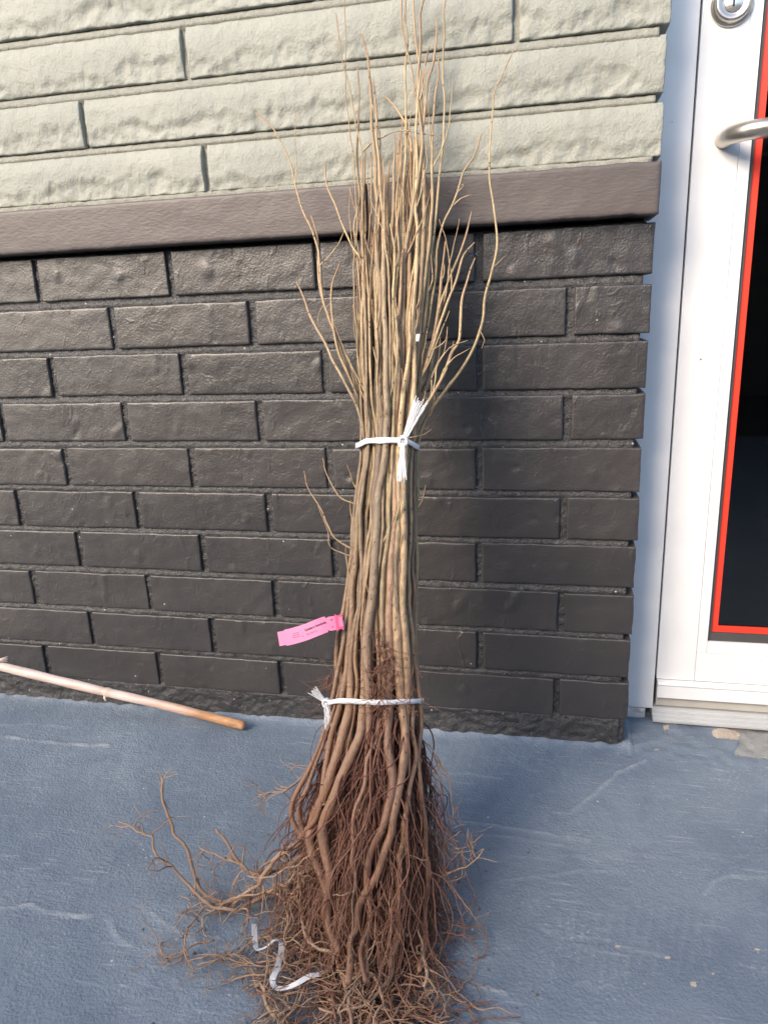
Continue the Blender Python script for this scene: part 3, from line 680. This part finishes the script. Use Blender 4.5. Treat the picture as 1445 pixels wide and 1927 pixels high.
for si, s in enumerate(stems):
    pts = []                                            # (px, py, depth off), top first
    if s['top']:
        yb = s['top'][-1][1]
        for (x, y) in s['top']:
            f = min(1, max(0, (y - 200) / 600)); pts.append((x, y, s['v'] * depth_at(y) * (.35 + .65 * f)))
    else:
        yt = random.choice([random.uniform(200, 420), random.uniform(300, 560), random.uniform(360, 680)]); yb = yt
        y = yt; fx = random.uniform(-.22, .22); fo = random.uniform(-.012, .015)
        while y < 690:
            k = (700 - y) / 500; c, h = cw(y)
            pts.append((sx(s, y) + fx * h * k + random.uniform(-4, 4), y, s['v'] * depth_at(y) * (1 - .35 * k) + fo * k)); y += random.uniform(45, 80)
        yb = 690
    y = max(yb + 55, 740); 
    end = s['bot'][0][0][1] - 45 if s['bot'] else random.uniform(1430, 1560)
    while y < end:
        sq = math.exp(-((y - 832) / 60) ** 2) * .06 + math.exp(-((y - 1320) / 50) ** 2) * .05
        c, h = cw(y); j = random.uniform(-2.2, 2.2) * (0 if abs(y - 832) < 30 else 1)
        pts.append((c + (sx(s, y) - c) * (1 - sq) + j, y, s['v'] * depth_at(y) * (1 - sq))); y += random.uniform(50, 75)
    rend = 2.2
    if s['bot']:
        for (x, y) in s['bot'][0]:
            c, h = cw(y); u_ = min(1, abs((x - c) / h)); e_ = math.sqrt(max(.12, 1 - u_ * u_)); pts.append((x, y, depth_at(y) * np.interp(y, [1320, 1400, 1520], [.88 * e_, 1.05 * e_, 1.25 * e_ + .12])))
        rend = s['bot'][1]
    P = catmull([on_bundle(*p) for p in pts], .007)
    P = wob(P, .0036, 9, si * 3.1); P = wob(P, .0015, 30, si * 5.7 + 2)
    P[:, 2] = np.maximum(P[:, 2], .006)
    P = P[::-1]                                         # roots first
    L_ = np.concatenate([[0], np.cumsum(np.linalg.norm(np.diff(P, axis=0), axis=1))]); tot = L_[-1]
    r_tie = random.choice([random.uniform(.0016, .0024), random.uniform(.0022, .0032), random.uniform(.0028, .0038), random.uniform(.0036, .0046)] + ([random.uniform(.0040, .0052)] if s['v'] > .25 else [])) * (1.0 if s['u'] > -.3 else .82)
    zz = P[:, 2]
    if s['top'] and (min(p[0] for p in s['top']) < 636 or max(p[0] for p in s['top']) > 850): r_tie = min(r_tie, .0022)
    # thick at the collar, tapering to the tip
    R = np.interp(zz, [0, .06, .22, .36, .62, .85, 1.0, 1.25], [rend * .0008, rend * .0008 * 1.15, min(.0054, r_tie * 1.4), min(.0064, r_tie * 1.5), r_tie, r_tie * .68, r_tie * .46, r_tie * .28])
    if s['bot'] and s['bot'][1] > 5.5: R = np.interp(zz, [0, .05, .14, .26, .36, .62, .85, 1.25], [.003, .0045, .0068, .0062, r_tie * 1.25, r_tie, r_tie * .6, r_tie * .25])
    if not s['bot']: R = R * np.clip(.3 + L_ / .12, .3, 1)
    tipd = tot - L_; R = np.minimum(R, .0009 + tipd * .016); 
    nodes = np.zeros(len(P)); q = random.uniform(.1, .2)
    while q < tot: nodes += np.exp(-((L_ - q) / .0035) ** 2); q += random.uniform(.04, .11)
    R = R * (1 + np.where(zz > .6, .24, .10) * nodes + .04 * np.array([n3(l_ * 45, si, 1) for l_ in L_]))
    al = L_ / tot * 0 + np.clip(.10 + zz / 1.25 * .78, 0, 1); al = np.maximum(al, np.where(tipd < .16, .78 + .22 * (1 - tipd / .16), 0) * (zz > .5))
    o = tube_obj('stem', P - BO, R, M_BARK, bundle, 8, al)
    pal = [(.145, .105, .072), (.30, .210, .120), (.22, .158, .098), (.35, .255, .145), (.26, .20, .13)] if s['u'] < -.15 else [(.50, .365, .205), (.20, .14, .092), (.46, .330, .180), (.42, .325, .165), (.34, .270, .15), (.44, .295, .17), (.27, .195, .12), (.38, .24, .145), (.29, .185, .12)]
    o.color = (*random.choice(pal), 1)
    STEMS.append((o, P, R, s))
# side twigs: traced ones first, then many small ones
def twig(parent, pts3, r0, r1, sides=5):
    P = wob(catmull(pts3, .006), .0016, 60, random.random() * 90); t = np.linspace(0, 1, len(P))
    nd = np.ones(len(P)); 
    for q in np.arange(.12, 1, random.uniform(.14, .25)): nd += .35 * np.exp(-((t - q) / .02) ** 2)
    o = tube_obj('twig', P - BO, (r0 + (r1 - r0) * t) * nd, M_TWIG, parent, sides, .72 + .28 * t); o.color = (*random.choice([(.41, .285, .155), (.48, .36, .20), (.33, .225, .13), (.42, .255, .14)]), 1)
    return o, P
def nearest_stem(p): return min(STEMS, key=lambda s: np.min(np.linalg.norm(s[1] - p, axis=1)))
for tp, off, r in [([(684, 286), (700, 268), (722, 256), (750, 245), (775, 247), (800, 251), (822, 255)], .01, .0013),
                   ([(611, 493), (628, 471), (640, 450), (649, 430)], .01, .0009), ([(645, 1042), (630, 1012), (615, 985), (600, 950), (580, 920), (573, 885)], .03, .0013), ([(655, 945), (640, 935), (618, 900), (607, 862)], .03, .0012),
                   ([(640, 1050), (622, 1030), (618, 1000), (608, 975), (597, 945)], .03, .0008), ([(932, 498), (940, 492), (950, 482)], 0, .0007), ([(838, 690), (848, 665), (853, 642)], .02, .0010), ([(826, 660), (838, 640), (842, 615)], .02, .0009),
                   ([(905, 620), (912, 640), (905, 655)], 0, .0006), ([(785, 830), (798, 818), (812, 808)], .03, .0007), ([(595, 577), (597, 600), (604, 628)], 0, .0009), ([(860, 352), (873, 345), (886, 365)][::-1], .0, .0009), ([(850, 385), (868, 372), (887, 365)], 0, .0010),
                   ([(810, 740), (840, 690), (862, 668), (885, 655)], .02, .0011), ([(806, 730), (822, 690), (845, 655), (880, 640)], .02, .0010), ([(797, 745), (815, 700), (835, 665), (842, 635)], .02, .0011), ([(800, 725), (812, 670), (832, 620), (845, 585)], .02, .0011)]:
    p3 = [on_bundle(x, y, off) for x, y in tp]; st = nearest_stem(p3[0]); i = np.argmin(np.linalg.norm(st[1] - p3[0], axis=1)); p3[0] = st[1][i]
    twig(st[0], p3, r, .0005)
for k in range(105):
    st = random.choice([s for s in STEMS if s[3]['v'] > -.5]); P = st[1]
    hi = P[-1][2]; zt = random.uniform(.56, max(.6, hi - .05)) if k % 4 else random.uniform(.36, .60)
    i = int(np.argmin(abs(P[:, 2] - zt)))
    if i < 3 or i > len(P) - 4: continue
    d0 = P[i + 2] - P[i]; d0 /= np.linalg.norm(d0); side = np.array([random.choice([-1, 1]) * random.uniform(.15, .5), random.uniform(-.35, .1), 0]); ln = random.choice([random.uniform(.02, .06), random.uniform(.05, .10), random.uniform(.08, .14)])
    if k % 4 == 0: ln = min(ln, .06)
    q = [P[i]]; dirv = d0 + side
    for m_ in range(4):
        dirv = dirv / np.linalg.norm(dirv); q.append(q[-1] + dirv * ln / 4); dirv = dirv * .75 + np.array([random.uniform(-.18, .18), random.uniform(-.1, .05), .32])
    q = np.array(q); q[:, 1] = np.minimum(q[:, 1], -.033)
    r0 = min(R_ := st[2][i] * .55, .0015); o, TP = twig(st[0], q, r0, .00045)
# ---- roots traced in the photograph
ROOTS = [
 ([(590, 1632), (560, 1650), (524, 1671), (497, 1680), (455, 1691), (411, 1694), (375, 1671), (361, 1633), (345, 1588), (328, 1569), (310, 1514), (303, 1460)], .02, 4.6, 2.2),
 ([(540, 1672), (510, 1682), (469, 1698), (441, 1712), (397, 1702), (375, 1688), (350, 1660), (325, 1633), (295, 1605), (286, 1575), (275, 1572), (248, 1557), (224, 1544)], .02, 4.2, 1.6),
 ([(576, 1605), (560, 1615), (524, 1638), (491, 1649), (466, 1641), (450, 1619), (430, 1591), (407, 1561)], .02, 4.4, 2.4),
 ([(470, 1640), (452, 1624), (425, 1616), (408, 1605), (378, 1598)], .02, 2.2, 1.2), ([(576, 1575), (538, 1602), (510, 1630), (480, 1668), (440, 1690)], .035, 6.5, 2.5),
 ([(654, 1590), (630, 1600), (608, 1596), (582, 1607), (538, 1637), (500, 1652), (470, 1650)], .06, 2.4, 1.2), ([(640, 1600), (610, 1622), (570, 1645), (530, 1668), (490, 1680)], .045, 5., 2.),
 ([(590, 1640), (552, 1685), (536, 1691), (508, 1682), (483, 1682), (452, 1690)], .04, 3.8, 1.6), ([(548, 1683), (558, 1690), (566, 1713), (574, 1749), (590, 1777), (610, 1790), (640, 1800)], .045, 4.0, 2.4),
 ([(470, 1692), (436, 1699), (400, 1716), (380, 1732), (383, 1752), (390, 1768)], .02, 2.8, 1.2), ([(420, 1698), (386, 1705), (364, 1732), (347, 1768), (349, 1796), (358, 1813)], .015, 2.2, 1.3),
 ([(400, 1765), (370, 1777), (345, 1795), (314, 1804), (300, 1782), (285, 1760), (268, 1766)], .006, 1.8, .9), ([(600, 1790), (560, 1812), (524, 1826), (497, 1837), (455, 1840), (436, 1846)], .02, 2.8, 1.3),
 ([(560, 1890), (540, 1902), (520, 1915), (508, 1898), (497, 1865), (486, 1853), (477, 1862)], .015, 4., 3.2), ([(540, 1692), (541, 1732), (538, 1768), (536, 1804), (525, 1830)], .03, 3., 1.6),
 ([(600, 1700), (570, 1730), (530, 1740), (490, 1760), (450, 1790), (400, 1800), (358, 1812)], .02, 3., 1.3), ([(590, 1720), (560, 1745), (520, 1762), (470, 1770), (420, 1800), (370, 1815)], .015, 2.6, 1.2),
 ([(620, 1770), (570, 1790), (520, 1805), (460, 1812), (410, 1800), (375, 1808)], .01, 2.6, 1.1), ([(610, 1740), (580, 1765), (545, 1800), (500, 1820), (470, 1815), (440, 1800)], .02, 2.4, 1.),
 ([(828, 1650), (838, 1645), (867, 1636), (896, 1615), (910, 1600)], .02, 2.0, .9), ([(894, 1617), (890, 1606), (886, 1590)], .02, 1.2, .7), ([(822, 1630), (831, 1642), (863, 1688), (906, 1740)], .02, 1.7, .7),
 ([(795, 1385), (803, 1401), (829, 1436), (843, 1477), (851, 1512), (858, 1549)], .01, 1.5, .8), ([(815, 1570), (835, 1585), (852, 1580), (868, 1568)], .01, 1.4, .8),
 ([(560, 1470), (545, 1484), (520, 1492), (486, 1498)], .02, 2., 1.), ([(600, 1440), (570, 1462), (548, 1480), (528, 1478)], .02, 1.4, .8), ([(770, 1760), (740, 1745), (710, 1752), (692, 1775), (688, 1800), (680, 1830), (660, 1860), (640, 1905)], .07, 3.4, 2.),
 ([(800, 1760), (795, 1800), (805, 1830), (796, 1858)], .06, 4.8, 3.), ([(700, 1740), (690, 1790), (700, 1840), (720, 1880), (700, 1930)], .05, 3.6, 2.2), ([(740, 1800), (730, 1850), (690, 1890), (640, 1905), (600, 1900)], .03, 4., 2.),
 ([(655, 1800), (650, 1860), (660, 1920), (655, 1990)], .04, 5., 3.), ([(700, 1870), (740, 1900), (790, 1915), (845, 1912)], .01, 2.8, 1.2), ([(760, 1920), (800, 1935), (830, 1920), (848, 1912)], .005, 2.4, 1.6), ([(760, 1890), (785, 1900), (800, 1880), (812, 1860), (816, 1840)], .01, 2., 1.),
 ([(620, 1830), (580, 1850), (560, 1880), (530, 1930)], .02, 4., 2.2), ([(590, 1840), (560, 1850), (530, 1875), (515, 1920)], .015, 2.4, 1.2)]
BR = Bunch()
def fork(P, R, n, lmin, lmax, tone, depth=0):
    """short crooked side roots along a root"""
    for _ in range(n):
        i = random.randint(2, len(P) - 2); d = P[i] - P[i - 1]; d /= np.linalg.norm(d) + 1e-9
        d = d * random.uniform(.3, 1) + np.random.normal(0, .55, 3); ln = random.uniform(lmin, lmax); q = [P[i]]; st = .006
        for _ in range(max(4, int(ln / st))):
            d = d / (np.linalg.norm(d) + 1e-9) + np.random.normal(0, .30, 3); d[2] -= .06; d /= np.linalg.norm(d)
            p = q[-1] + d * st
            if p[2] < .004: p[2] = .004 + random.random() * .002; d[2] = abs(d[2]) * .5
            q.append(p)
        q = np.array(q); t = np.linspace(0, 1, len(q)); r0 = min(R[i] * .55, .0014)
        BR.add(q, r0 * (1 - .7 * t) + .00022, np.clip(tone + random.uniform(-.2, .25) + .2 * t, 0, 1), 4)
        if depth and len(q) > 6: fork(q, np.full(len(q), r0), 2, .012, .04, tone, depth - 1)
for ri, (tp, off, r0, r1) in enumerate(ROOTS):
    P = catmull([on_bundle(x, y, off, .006 + .004 * (ri % 3)) for x, y in tp], .005); P = wob(P, .0045, 45, ri * 7.7); P = wob(P, .0018, 130, ri * 3.3); P[:, 2] = np.maximum(P[:, 2], .006)
    t = np.linspace(0, 1, len(P)); px = np.array([visual_px(p) for p in P]); R = (r0 + (r1 - r0) * t) * px * (1 + .12 * np.array([n3(q * 30, ri, 2) for q in t]))
    P[:, 2] = np.maximum(P[:, 2], R + .003)
    tone = .45 + .35 * random.random()
    tube_obj('root', P - BO, R, M_ROOT, bundle, 7, np.clip(tone + .25 * t, 0, 1), 'tone')
    left = tp[-1][0] < 520
    fork(P, R, 11 if left else 8, .012, .06 if left else .05, .62, 1)
# thick sinkers inside the mass
AX = on_bundle(686, 1690) - on_bundle(708, 1360); AX /= np.linalg.norm(AX)
for (o, P, R, s) in STEMS:
    if s['bot']: continue
    p = P[0]; d = AX + np.array([s['u'] * .10, -.05 * s['v'], 0]); q = [P[3], p]
    for k in range(34):
        d = d / np.linalg.norm(d) + np.random.normal(0, .09, 3) + .12 * AX; d /= np.linalg.norm(d); nx_ = q[-1] + d * .009
        if nx_[2] < .008: break
        q.append(nx_)
    q = catmull(q, .006); t = np.linspace(0, 1, len(q))
    tube_obj('root', q - BO, R[0] * (1 - .5 * t), M_ROOT, bundle, 6, np.clip(.1 + .4 * random.random() + .2 * t, 0, 1), 'tone')
    fork(q, np.full(len(q), .002), 5, .02, .06, .45)
fr = BR.build('side_roots', M_ROOT, bundle); fr.location = tuple(-BO); fr['kind'] = 'stuff'
# ---- fibrous roots
HB = Bunch()
for k in range(4700):
    y0 = random.choice([random.uniform(1325, 1430), random.uniform(1345, 1500), random.uniform(1380, 1600), random.uniform(1500, 1700)])
    c_, h_ = cw(min(y0, 1560)); a = random.uniform(0, 2 * math.pi); rr = math.sqrt(random.uniform(.10, 1.03)); u, v = rr * math.cos(a), rr * math.sin(a)
    if -.75 < u < -.12 and v > 0 and y0 < 1560 and random.random() < .75: continue   # the gap between the left stems stays open
    if u < -.1 and y0 < 1400 and u > -.85: continue
    p = on_bundle(c_ - 3 + h_ * .90 * u, y0, v * depth_at(y0) * 1.12); outw = np.array([u, -.85 * v, 0])
    d = AX + outw * random.uniform(.0, .10) + np.random.normal(0, .10, 3); st = random.uniform(.0042, .0058); n_ = random.randint(22, 66); q = [p]; cur = np.random.normal(0, .10, 3); left_ = random.randint(1, 7)
    for m_ in range(n_):
        cur = cur * .62 + np.random.normal(0, .135, 3); d = d / np.linalg.norm(d) + cur; d = d * .8 + .22 * AX + .002 * outw; d /= np.linalg.norm(d)
        nx_ = q[-1] + d * st
        if nx_[2] < .004 + .02 * random.random() * (1 - m_ / n_):
            nx_[2] = max(.003, q[-1][2] * .9); d[2] = abs(d[2]) * .1; left_ -= 1; d = d + np.array([u, -.3 - .4 * v, 0]) * .2
            if left_ < 0: break
        q.append(nx_)
    q = np.array(q); t = np.linspace(0, 1, len(q)); r0 = random.choice([.0003, .0004, .0005, .0006, .0008, .0012])
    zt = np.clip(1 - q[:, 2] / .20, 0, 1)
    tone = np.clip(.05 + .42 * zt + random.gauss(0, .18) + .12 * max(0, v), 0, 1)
    HB.add(q, r0 * (1 - .65 * t) + .00018, tone, 3 if r0 < .0007 else 4)
# matted fibres lying on the floor in front of the bundle
for k in range(330):
    x0 = random.gauss(695, 60); y0 = random.uniform(1720, 1935)
    if x0 > 835 or (x0 > 800 and y0 > 1850): continue
    p = on_bundle(x0, y0, random.uniform(.0, .05), .004); a = random.uniform(0, 6.28); d = np.array([math.cos(a), math.sin(a), random.uniform(-.2, .25)]); q = [p]
    for m_ in range(random.randint(8, 26)):
        d = d / np.linalg.norm(d) + np.random.normal(0, .33, 3); d[2] = d[2] * .5 - .05; d /= np.linalg.norm(d); nx_ = q[-1] + d * .006
        if nx_[2] < .004: nx_[2] = .004; d[2] = .12
        q.append(nx_)
    q = np.array(q); t = np.linspace(0, 1, len(q)); r0 = random.choice([.0005, .0007, .0009, .0013])
    HB.add(q, r0 * (1 - .65 * t) + .0002, np.clip(random.gauss(.68, .16), 0, 1), 4)
# a few curls at the collar
for (x, y, n_) in [(715, 1215, 26), (730, 1250, 40), (628, 1290, 36), (640, 1300, 20), (770, 1300, 14), (720, 1310, 40), (700, 1290, 14)]:
    for k in range(n_):
        p = on_bundle(x + random.gauss(0, 9), y + random.gauss(0, 22), depth_at(y) * 1.05 if x > 650 else .0); d = AX + np.random.normal(0, .6, 3); q = [p]; cur = np.random.normal(0, .3, 3)
        for m_ in range(random.randint(6, 14)):
            cur = cur * .85 + np.random.normal(0, .18, 3); d = d / np.linalg.norm(d) + cur * .8; d[1] = min(d[1], .2); d /= np.linalg.norm(d); q.append(q[-1] + d * .004)
        q = np.array(q); HB.add(q, np.linspace(.0006, .0002, len(q)), random.uniform(.1, .55), 3)
hb = HB.build('fibrous_roots', M_HAIR, bundle); hb.location = tuple(-BO); hb['kind'] = 'stuff'

# soil crumbs and broken root ends on the floor
Vs, Fs = [], []
for k in range(420):
    x0, y0 = random.gauss(660, 130), random.uniform(1560, 1940)
    p = on_z(x0, y0, .0); rr = random.choice([.0007, .0010, .0014, .0022]) * random.uniform(.7, 1.2); b0 = len(Vs)
    hgt = float(np.interp(p[1], gy, H[np.argmin(abs(gx - p[0]))]))
    for (a_, b_, c_) in ((1, 0, 0), (-.3, .9, 0), (-.8, -.5, 0), (.1, 0, 1.1), (.2, -.1, -.6), (.5, -.9, .3)): Vs.append((p[0] + rr * a_ * random.uniform(.7, 1.3), p[1] + rr * b_ * random.uniform(.7, 1.3), hgt + rr * (.4 + c_ * .6)))
    Fs += [tuple(b0 + i for i in f) for f in ((0, 1, 3), (1, 2, 3), (2, 5, 3), (5, 0, 3), (1, 0, 4), (2, 1, 4), (5, 2, 4), (0, 5, 4))]
so = link('soil_crumbs', mesh_np('soil_crumbs', Vs, Fs), m_plain('soil', (.16, .105, .075), .9, var=.4), smooth=False); so['kind'] = 'stuff'; so['label'] = 'crumbs of dry brown soil scattered on the floor round the roots'; so['category'] = 'soil'
# ---------------------------------------------------------------- twine, tag, loose ribbon
def ribbon(P, W, Nrm, thick, taper=None):
    """a flat strip with thickness: P centre line, W half width vectors, Nrm normals"""
    V, F = [], []
    n = len(P)
    for i in range(n):
        for a_, b_ in ((-1, -1), (1, -1), (1, 1), (-1, 1)): V.append(P[i] + W[i] * a_ + Nrm[i] * thick * b_)
    for i in range(n - 1):
        for k in range(4): F.append((i * 4 + k, i * 4 + (k + 1) % 4, i * 4 + 4 + (k + 1) % 4, i * 4 + 4 + k))
    F += [(3, 2, 1, 0), (n * 4 - 4, n * 4 - 3, n * 4 - 2, n * 4 - 1)]
    return V, F
def band(name, pathpx, fr_off, hw, parent, org):
    front = [on_bundle(x, y, o) for (x, y, o) in pathpx]; P = catmull(front, .003); P = wob(P, .0006, 120, 5.)
    cen = P.mean(axis=0) + np.array([0, .05, 0]); up = np.array([0, PL_K, 1.0]); up /= np.linalg.norm(up); Nn = []
    for p in P: v_ = p - cen; v_ -= up * (v_ @ up); Nn.append(v_ / np.linalg.norm(v_))
    W = [up * hw * (1 + .25 * n3(i * .2, 1, 1)) for i in range(len(P))]
    V, F = ribbon(P, W, Nn, .0004); return link(name, mesh_np(name, np.array(V) - org, F), M_TW, parent)
def tail(name, p0, p1, w0, w1, nf, parent, org, sag=0.0, spread=.2):
    B = Bunch(); p0 = np.array(p0); p1 = np.array(p1); d = p1 - p0; s_ = np.cross(d, [0, 1, 0]); s_ /= np.linalg.norm(s_)
    for k in range(nf):
        a_ = random.uniform(-1, 1); b_ = random.uniform(-1, 1); e = random.uniform(.82, 1.04); q = []
        for t in np.linspace(0, 1, 9):
            w_ = w0 + (w1 - w0) * t ** 1.3; q.append(p0 + d * t * e + s_ * w_ * (a_ + spread * t * random.uniform(-.08, .08)) + np.array([0, -.0015 * b_ - sag * math.sin(t * 3.14), 0]) + np.array([.0003, 0, 0]) * random.gauss(0, 1))
        B.add(np.array(q), .00055, .5, 4)
    o = B.build(name, M_TW, parent); o.location = tuple(-org); return o
D1 = depth_at(832) + .006; D2 = depth_at(1320) + .008
def ring(y, lx, rx, dep, ys):
    """closed loop round the bundle at photo row y: front arc then back"""
    cx_, hx_ = (lx + rx) / 2, (rx - lx) / 2; out = []
    for a_ in np.linspace(math.pi, -math.pi, 33):
        u, v = math.cos(a_), math.sin(a_); out.append((cx_ + hx_ * u, np.interp(cx_ + hx_ * u, [p[0] for p in ys], [p[1] for p in ys]) if v >= -.01 else y + 6, dep * (v if v > 0 else v * .9)))
    return out
k1 = on_bundle(759, 830, D1 + .006); tw1 = thing('twine_tie', 'white twine tied round the stems halfway up with two frayed tails', 'twine', tuple(k1)); tw1['group'] = 'twine ties on the saplings'
band('band', ring(832, 669, 789, D1, [(669, 840), (690, 829), (750, 828), (770, 832), (789, 842)]), 0, .0036, tw1, k1)
def knot(par, org, s):
    V = []; F = []
    B = Bunch()
    for q in range(5):
        a0 = q * 1.3; pts = [(s * math.cos(a0 + t) * .8, -s * .35 * math.sin(2 * t) - .001, s * math.sin(a0 + t * 1.1)) for t in np.linspace(0, 4.2, 14)]
        B.add(np.array(pts), s * .36, .5, 6)
    B.build('knot', M_TW, par)
knot(tw1, k1, .0062)
tail('tail', on_bundle(759, 829, D1 + .007), on_bundle(793, 752, D1 + .012), .0028, .0088, 30, tw1, k1); tail('tail', on_bundle(757, 833, D1 + .009), on_bundle(755, 906, D1 + .006), .0026, .0072, 30, tw1, k1)
k2 = on_bundle(614, 1322, .018); tw2 = thing('twine_tie', 'white twine tied round the stems just above the roots with frayed knot', 'twine', tuple(k2)); tw2['group'] = 'twine ties on the saplings'
band('band', ring(1320, 612, 797, D2, [(612, 1323), (640, 1319), (700, 1322), (740, 1322), (797, 1319)]), 0, .0031, tw2, k2)
knot(tw2, k2, .0048)
tail('tail', on_bundle(612, 1322, .020), on_bundle(587, 1299, .028), .0025, .0085, 26, tw2, k2, spread=.5); tail('tail', on_bundle(614, 1324, .022), on_bundle(621, 1372, .024), .0026, .0072, 26, tw2, k2)
# loose ribbon on the floor among the roots
def floor_ribbon(pix, hw, lift, seed):
    P = catmull([on_z(x, y, lift + .004 * math.sin(i * 1.7 + seed)) for i, (x, y) in enumerate(pix)], .003); T = np.gradient(P, axis=0); W, Nn = [], []
    for i, t in enumerate(T):
        t = t / np.linalg.norm(t); tw = math.sin(i * .045 + seed) * .5; s_ = np.cross(t, [0, 0, 1]); s_ /= np.linalg.norm(s_); u = np.cross(s_, t); wv = s_ * math.cos(tw) + u * math.sin(tw); W.append(wv * hw); Nn.append(np.cross(wv, t))
    V, F = ribbon(P, W, Nn, .0002); V = np.array(V); V[:, 2] = np.maximum(V[:, 2], .003); return V, F
M_RIB = m_plain('white_paper_ribbon', (.80, .80, .80), .5, bump=(120, .2, .0005))
V1, F1 = floor_ribbon([(478, 1740), (480, 1772), (484, 1787), (500, 1783), (516, 1770), (527, 1772), (529, 1790), (522, 1822), (513, 1843), (517, 1858), (532, 1861), (556, 1853), (583, 1838), (610, 1832)], .0034, .022, 1.)
o = tag(link('ribbon', mesh_np('ribbon', V1, F1), M_RIB, smooth=False), 'loose curled white ribbon lying on the floor among the spread roots', 'ribbon')
V2, F2 = floor_ribbon([(556, 1740), (570, 1733), (592, 1734), (586, 1712), (579, 1690)], .0046, .022, 2.)
o = tag(link('ribbon', mesh_np('ribbon', V2, F2), M_RIB, smooth=False), 'short white ribbon scrap half hidden under the left roots', 'ribbon')
# pink plastic tag
TO = on_bundle(632, 1174, .03); tagr = thing('plant_tag', 'bright pink plastic plant tag sticking out from the stems', 'plant tag', tuple(TO))
tl = [(524, 1203), (548, 1198), (575, 1190), (600, 1180), (614, 1175), (628, 1173), (646, 1170)]; toff = [.050, .046, .042, .038, .034, .03, .024]
P = catmull([on_bundle(x, y, f) for (x, y), f in zip(tl, toff)], .0012); T = np.gradient(P, axis=0); T /= np.linalg.norm(T, axis=1)[:, None]
vd = np.array([CAM - p for p in P]); vd /= np.linalg.norm(vd, axis=1)[:, None]; vd += np.array([0, 0, .12])
Nn = vd - T * np.sum(vd * T, axis=1)[:, None]; Nn /= np.linalg.norm(Nn, axis=1)[:, None]; U = np.cross(Nn, T)
L_ = np.concatenate([[0], np.cumsum(np.linalg.norm(np.diff(P, axis=0), axis=1))]); HWt = .0105
hw = np.where(L_ < .009, HWt * .88, HWt); 
kn = np.argmin(abs(L_ - .066)); hw = hw.copy(); hw[kn] *= .72; hw[kn + 1] *= .80; hw[L_ > .068] *= .88
V, F = ribbon(P, U * hw[:, None], Nn, .00025); link('tag_strip', mesh_np('tag_strip', np.array(V) - TO, F), M_PINK, tagr, smooth=False)
i0 = np.argmin(abs(L_ - .077)); i1 = len(P) - 1
Q = P[i0:i1] + Nn[i0:i1] * .0022; tq = np.linspace(0, 1, len(Q)); hq = HWt * (1.10 - .25 * np.sin(tq * math.pi))
V, F = ribbon(Q, U[i0:i1] * hq[:, None], Nn[i0:i1], .00025); link('tag_lock', mesh_np('tag_lock', np.array(V) - TO, F), M_PINK2, tagr, smooth=False)
Q = P[i0 + 3:i1] + Nn[i0 + 3:i1] * .0034; V, F = ribbon(Q, U[i0 + 3:i1] * (HWt * .62), Nn[i0 + 3:i1], .00025); link('tag_loop', mesh_np('tag_loop', np.array(V) - TO, F), M_PINK, tagr, smooth=False)
def words(txt, s_, t_, size, m, rot90=False, bold=0.0):
    cu = bpy.data.curves.new('lettering', 'FONT'); cu.body = txt; cu.size = size; cu.offset = bold; cu.resolution_u = 2
    tmp = bpy.data.objects.new('tmp', cu); COL.objects.link(tmp); dg = bpy.context.evaluated_depsgraph_get(); me = bpy.data.meshes.new_from_object(tmp.evaluated_get(dg)); bpy.data.objects.remove(tmp)
    co = np.array([v.co[:] for v in me.vertices])
    for v, c in zip(me.vertices, co):
        a_, b_ = (c[0], c[1]) if not rot90 else (-c[1], c[0])
        l_ = s_ + a_; i = min(len(P) - 2, max(0, int(np.searchsorted(L_, l_)) - 1)); f = (l_ - L_[i]) / (L_[i + 1] - L_[i])
        p = P[i] + (P[i + 1] - P[i]) * f + U[i] * (t_ + b_) * SGN + Nn[i] * .0006; v.co = p - TO
    link('lettering', me, m, tagr, smooth=False)
SGN = 1.0 if U[5][2] > 0 else -1.0
words('Lindera benzoin', .036, .0012, .0046, M_INK, bold=.0001); words('Spicebush', .036, -.0044, .0040, M_INK2)
words('18"', .0705, .0035, .0034, M_INK); words('12', .0705, -.0055, .0034, M_INK)
for k, (s_, t_, ln) in enumerate([(.019, .0028, .009), (.018, .0, .011), (.018, -.0026, .010), (.029, .0045, .003), (.0305, .0005, .0025), (.030, -.004, .003)]):
    i = int(np.searchsorted(L_, s_)); j = int(np.searchsorted(L_, s_ + ln)); Q = P[i:j] + Nn[i:j] * .0006 + U[i:j] * t_ * SGN; V, F = ribbon(Q, U[i:j] * .00045, Nn[i:j], .00005); link('printed_line', mesh_np('printed_line', np.array(V) - TO, F), M_INK2, tagr, smooth=False)
# scrap of white label stuck between the stems
c = on_bundle(786, 635, .045); V, F = ribbon(np.array([c + (-.0008, 0, -.0045), c + (0, -.001, 0), c + (.0006, 0, .0045)]), [np.array([.0022, 0, 0])] * 3, [np.array([0, -1., 0])] * 3, .0003)
tag(link('label_scrap', mesh_np('label_scrap', V, F), M_RIB, smooth=False), 'tiny white label scrap caught between the upper stems', 'label')
# leave no mesh with flipped normals
print('objects', len(bpy.data.objects), 'tris', sum(sum(len(p.vertices) - 2 for p in o.data.polygons) for o in bpy.data.objects if o.type == 'MESH'))
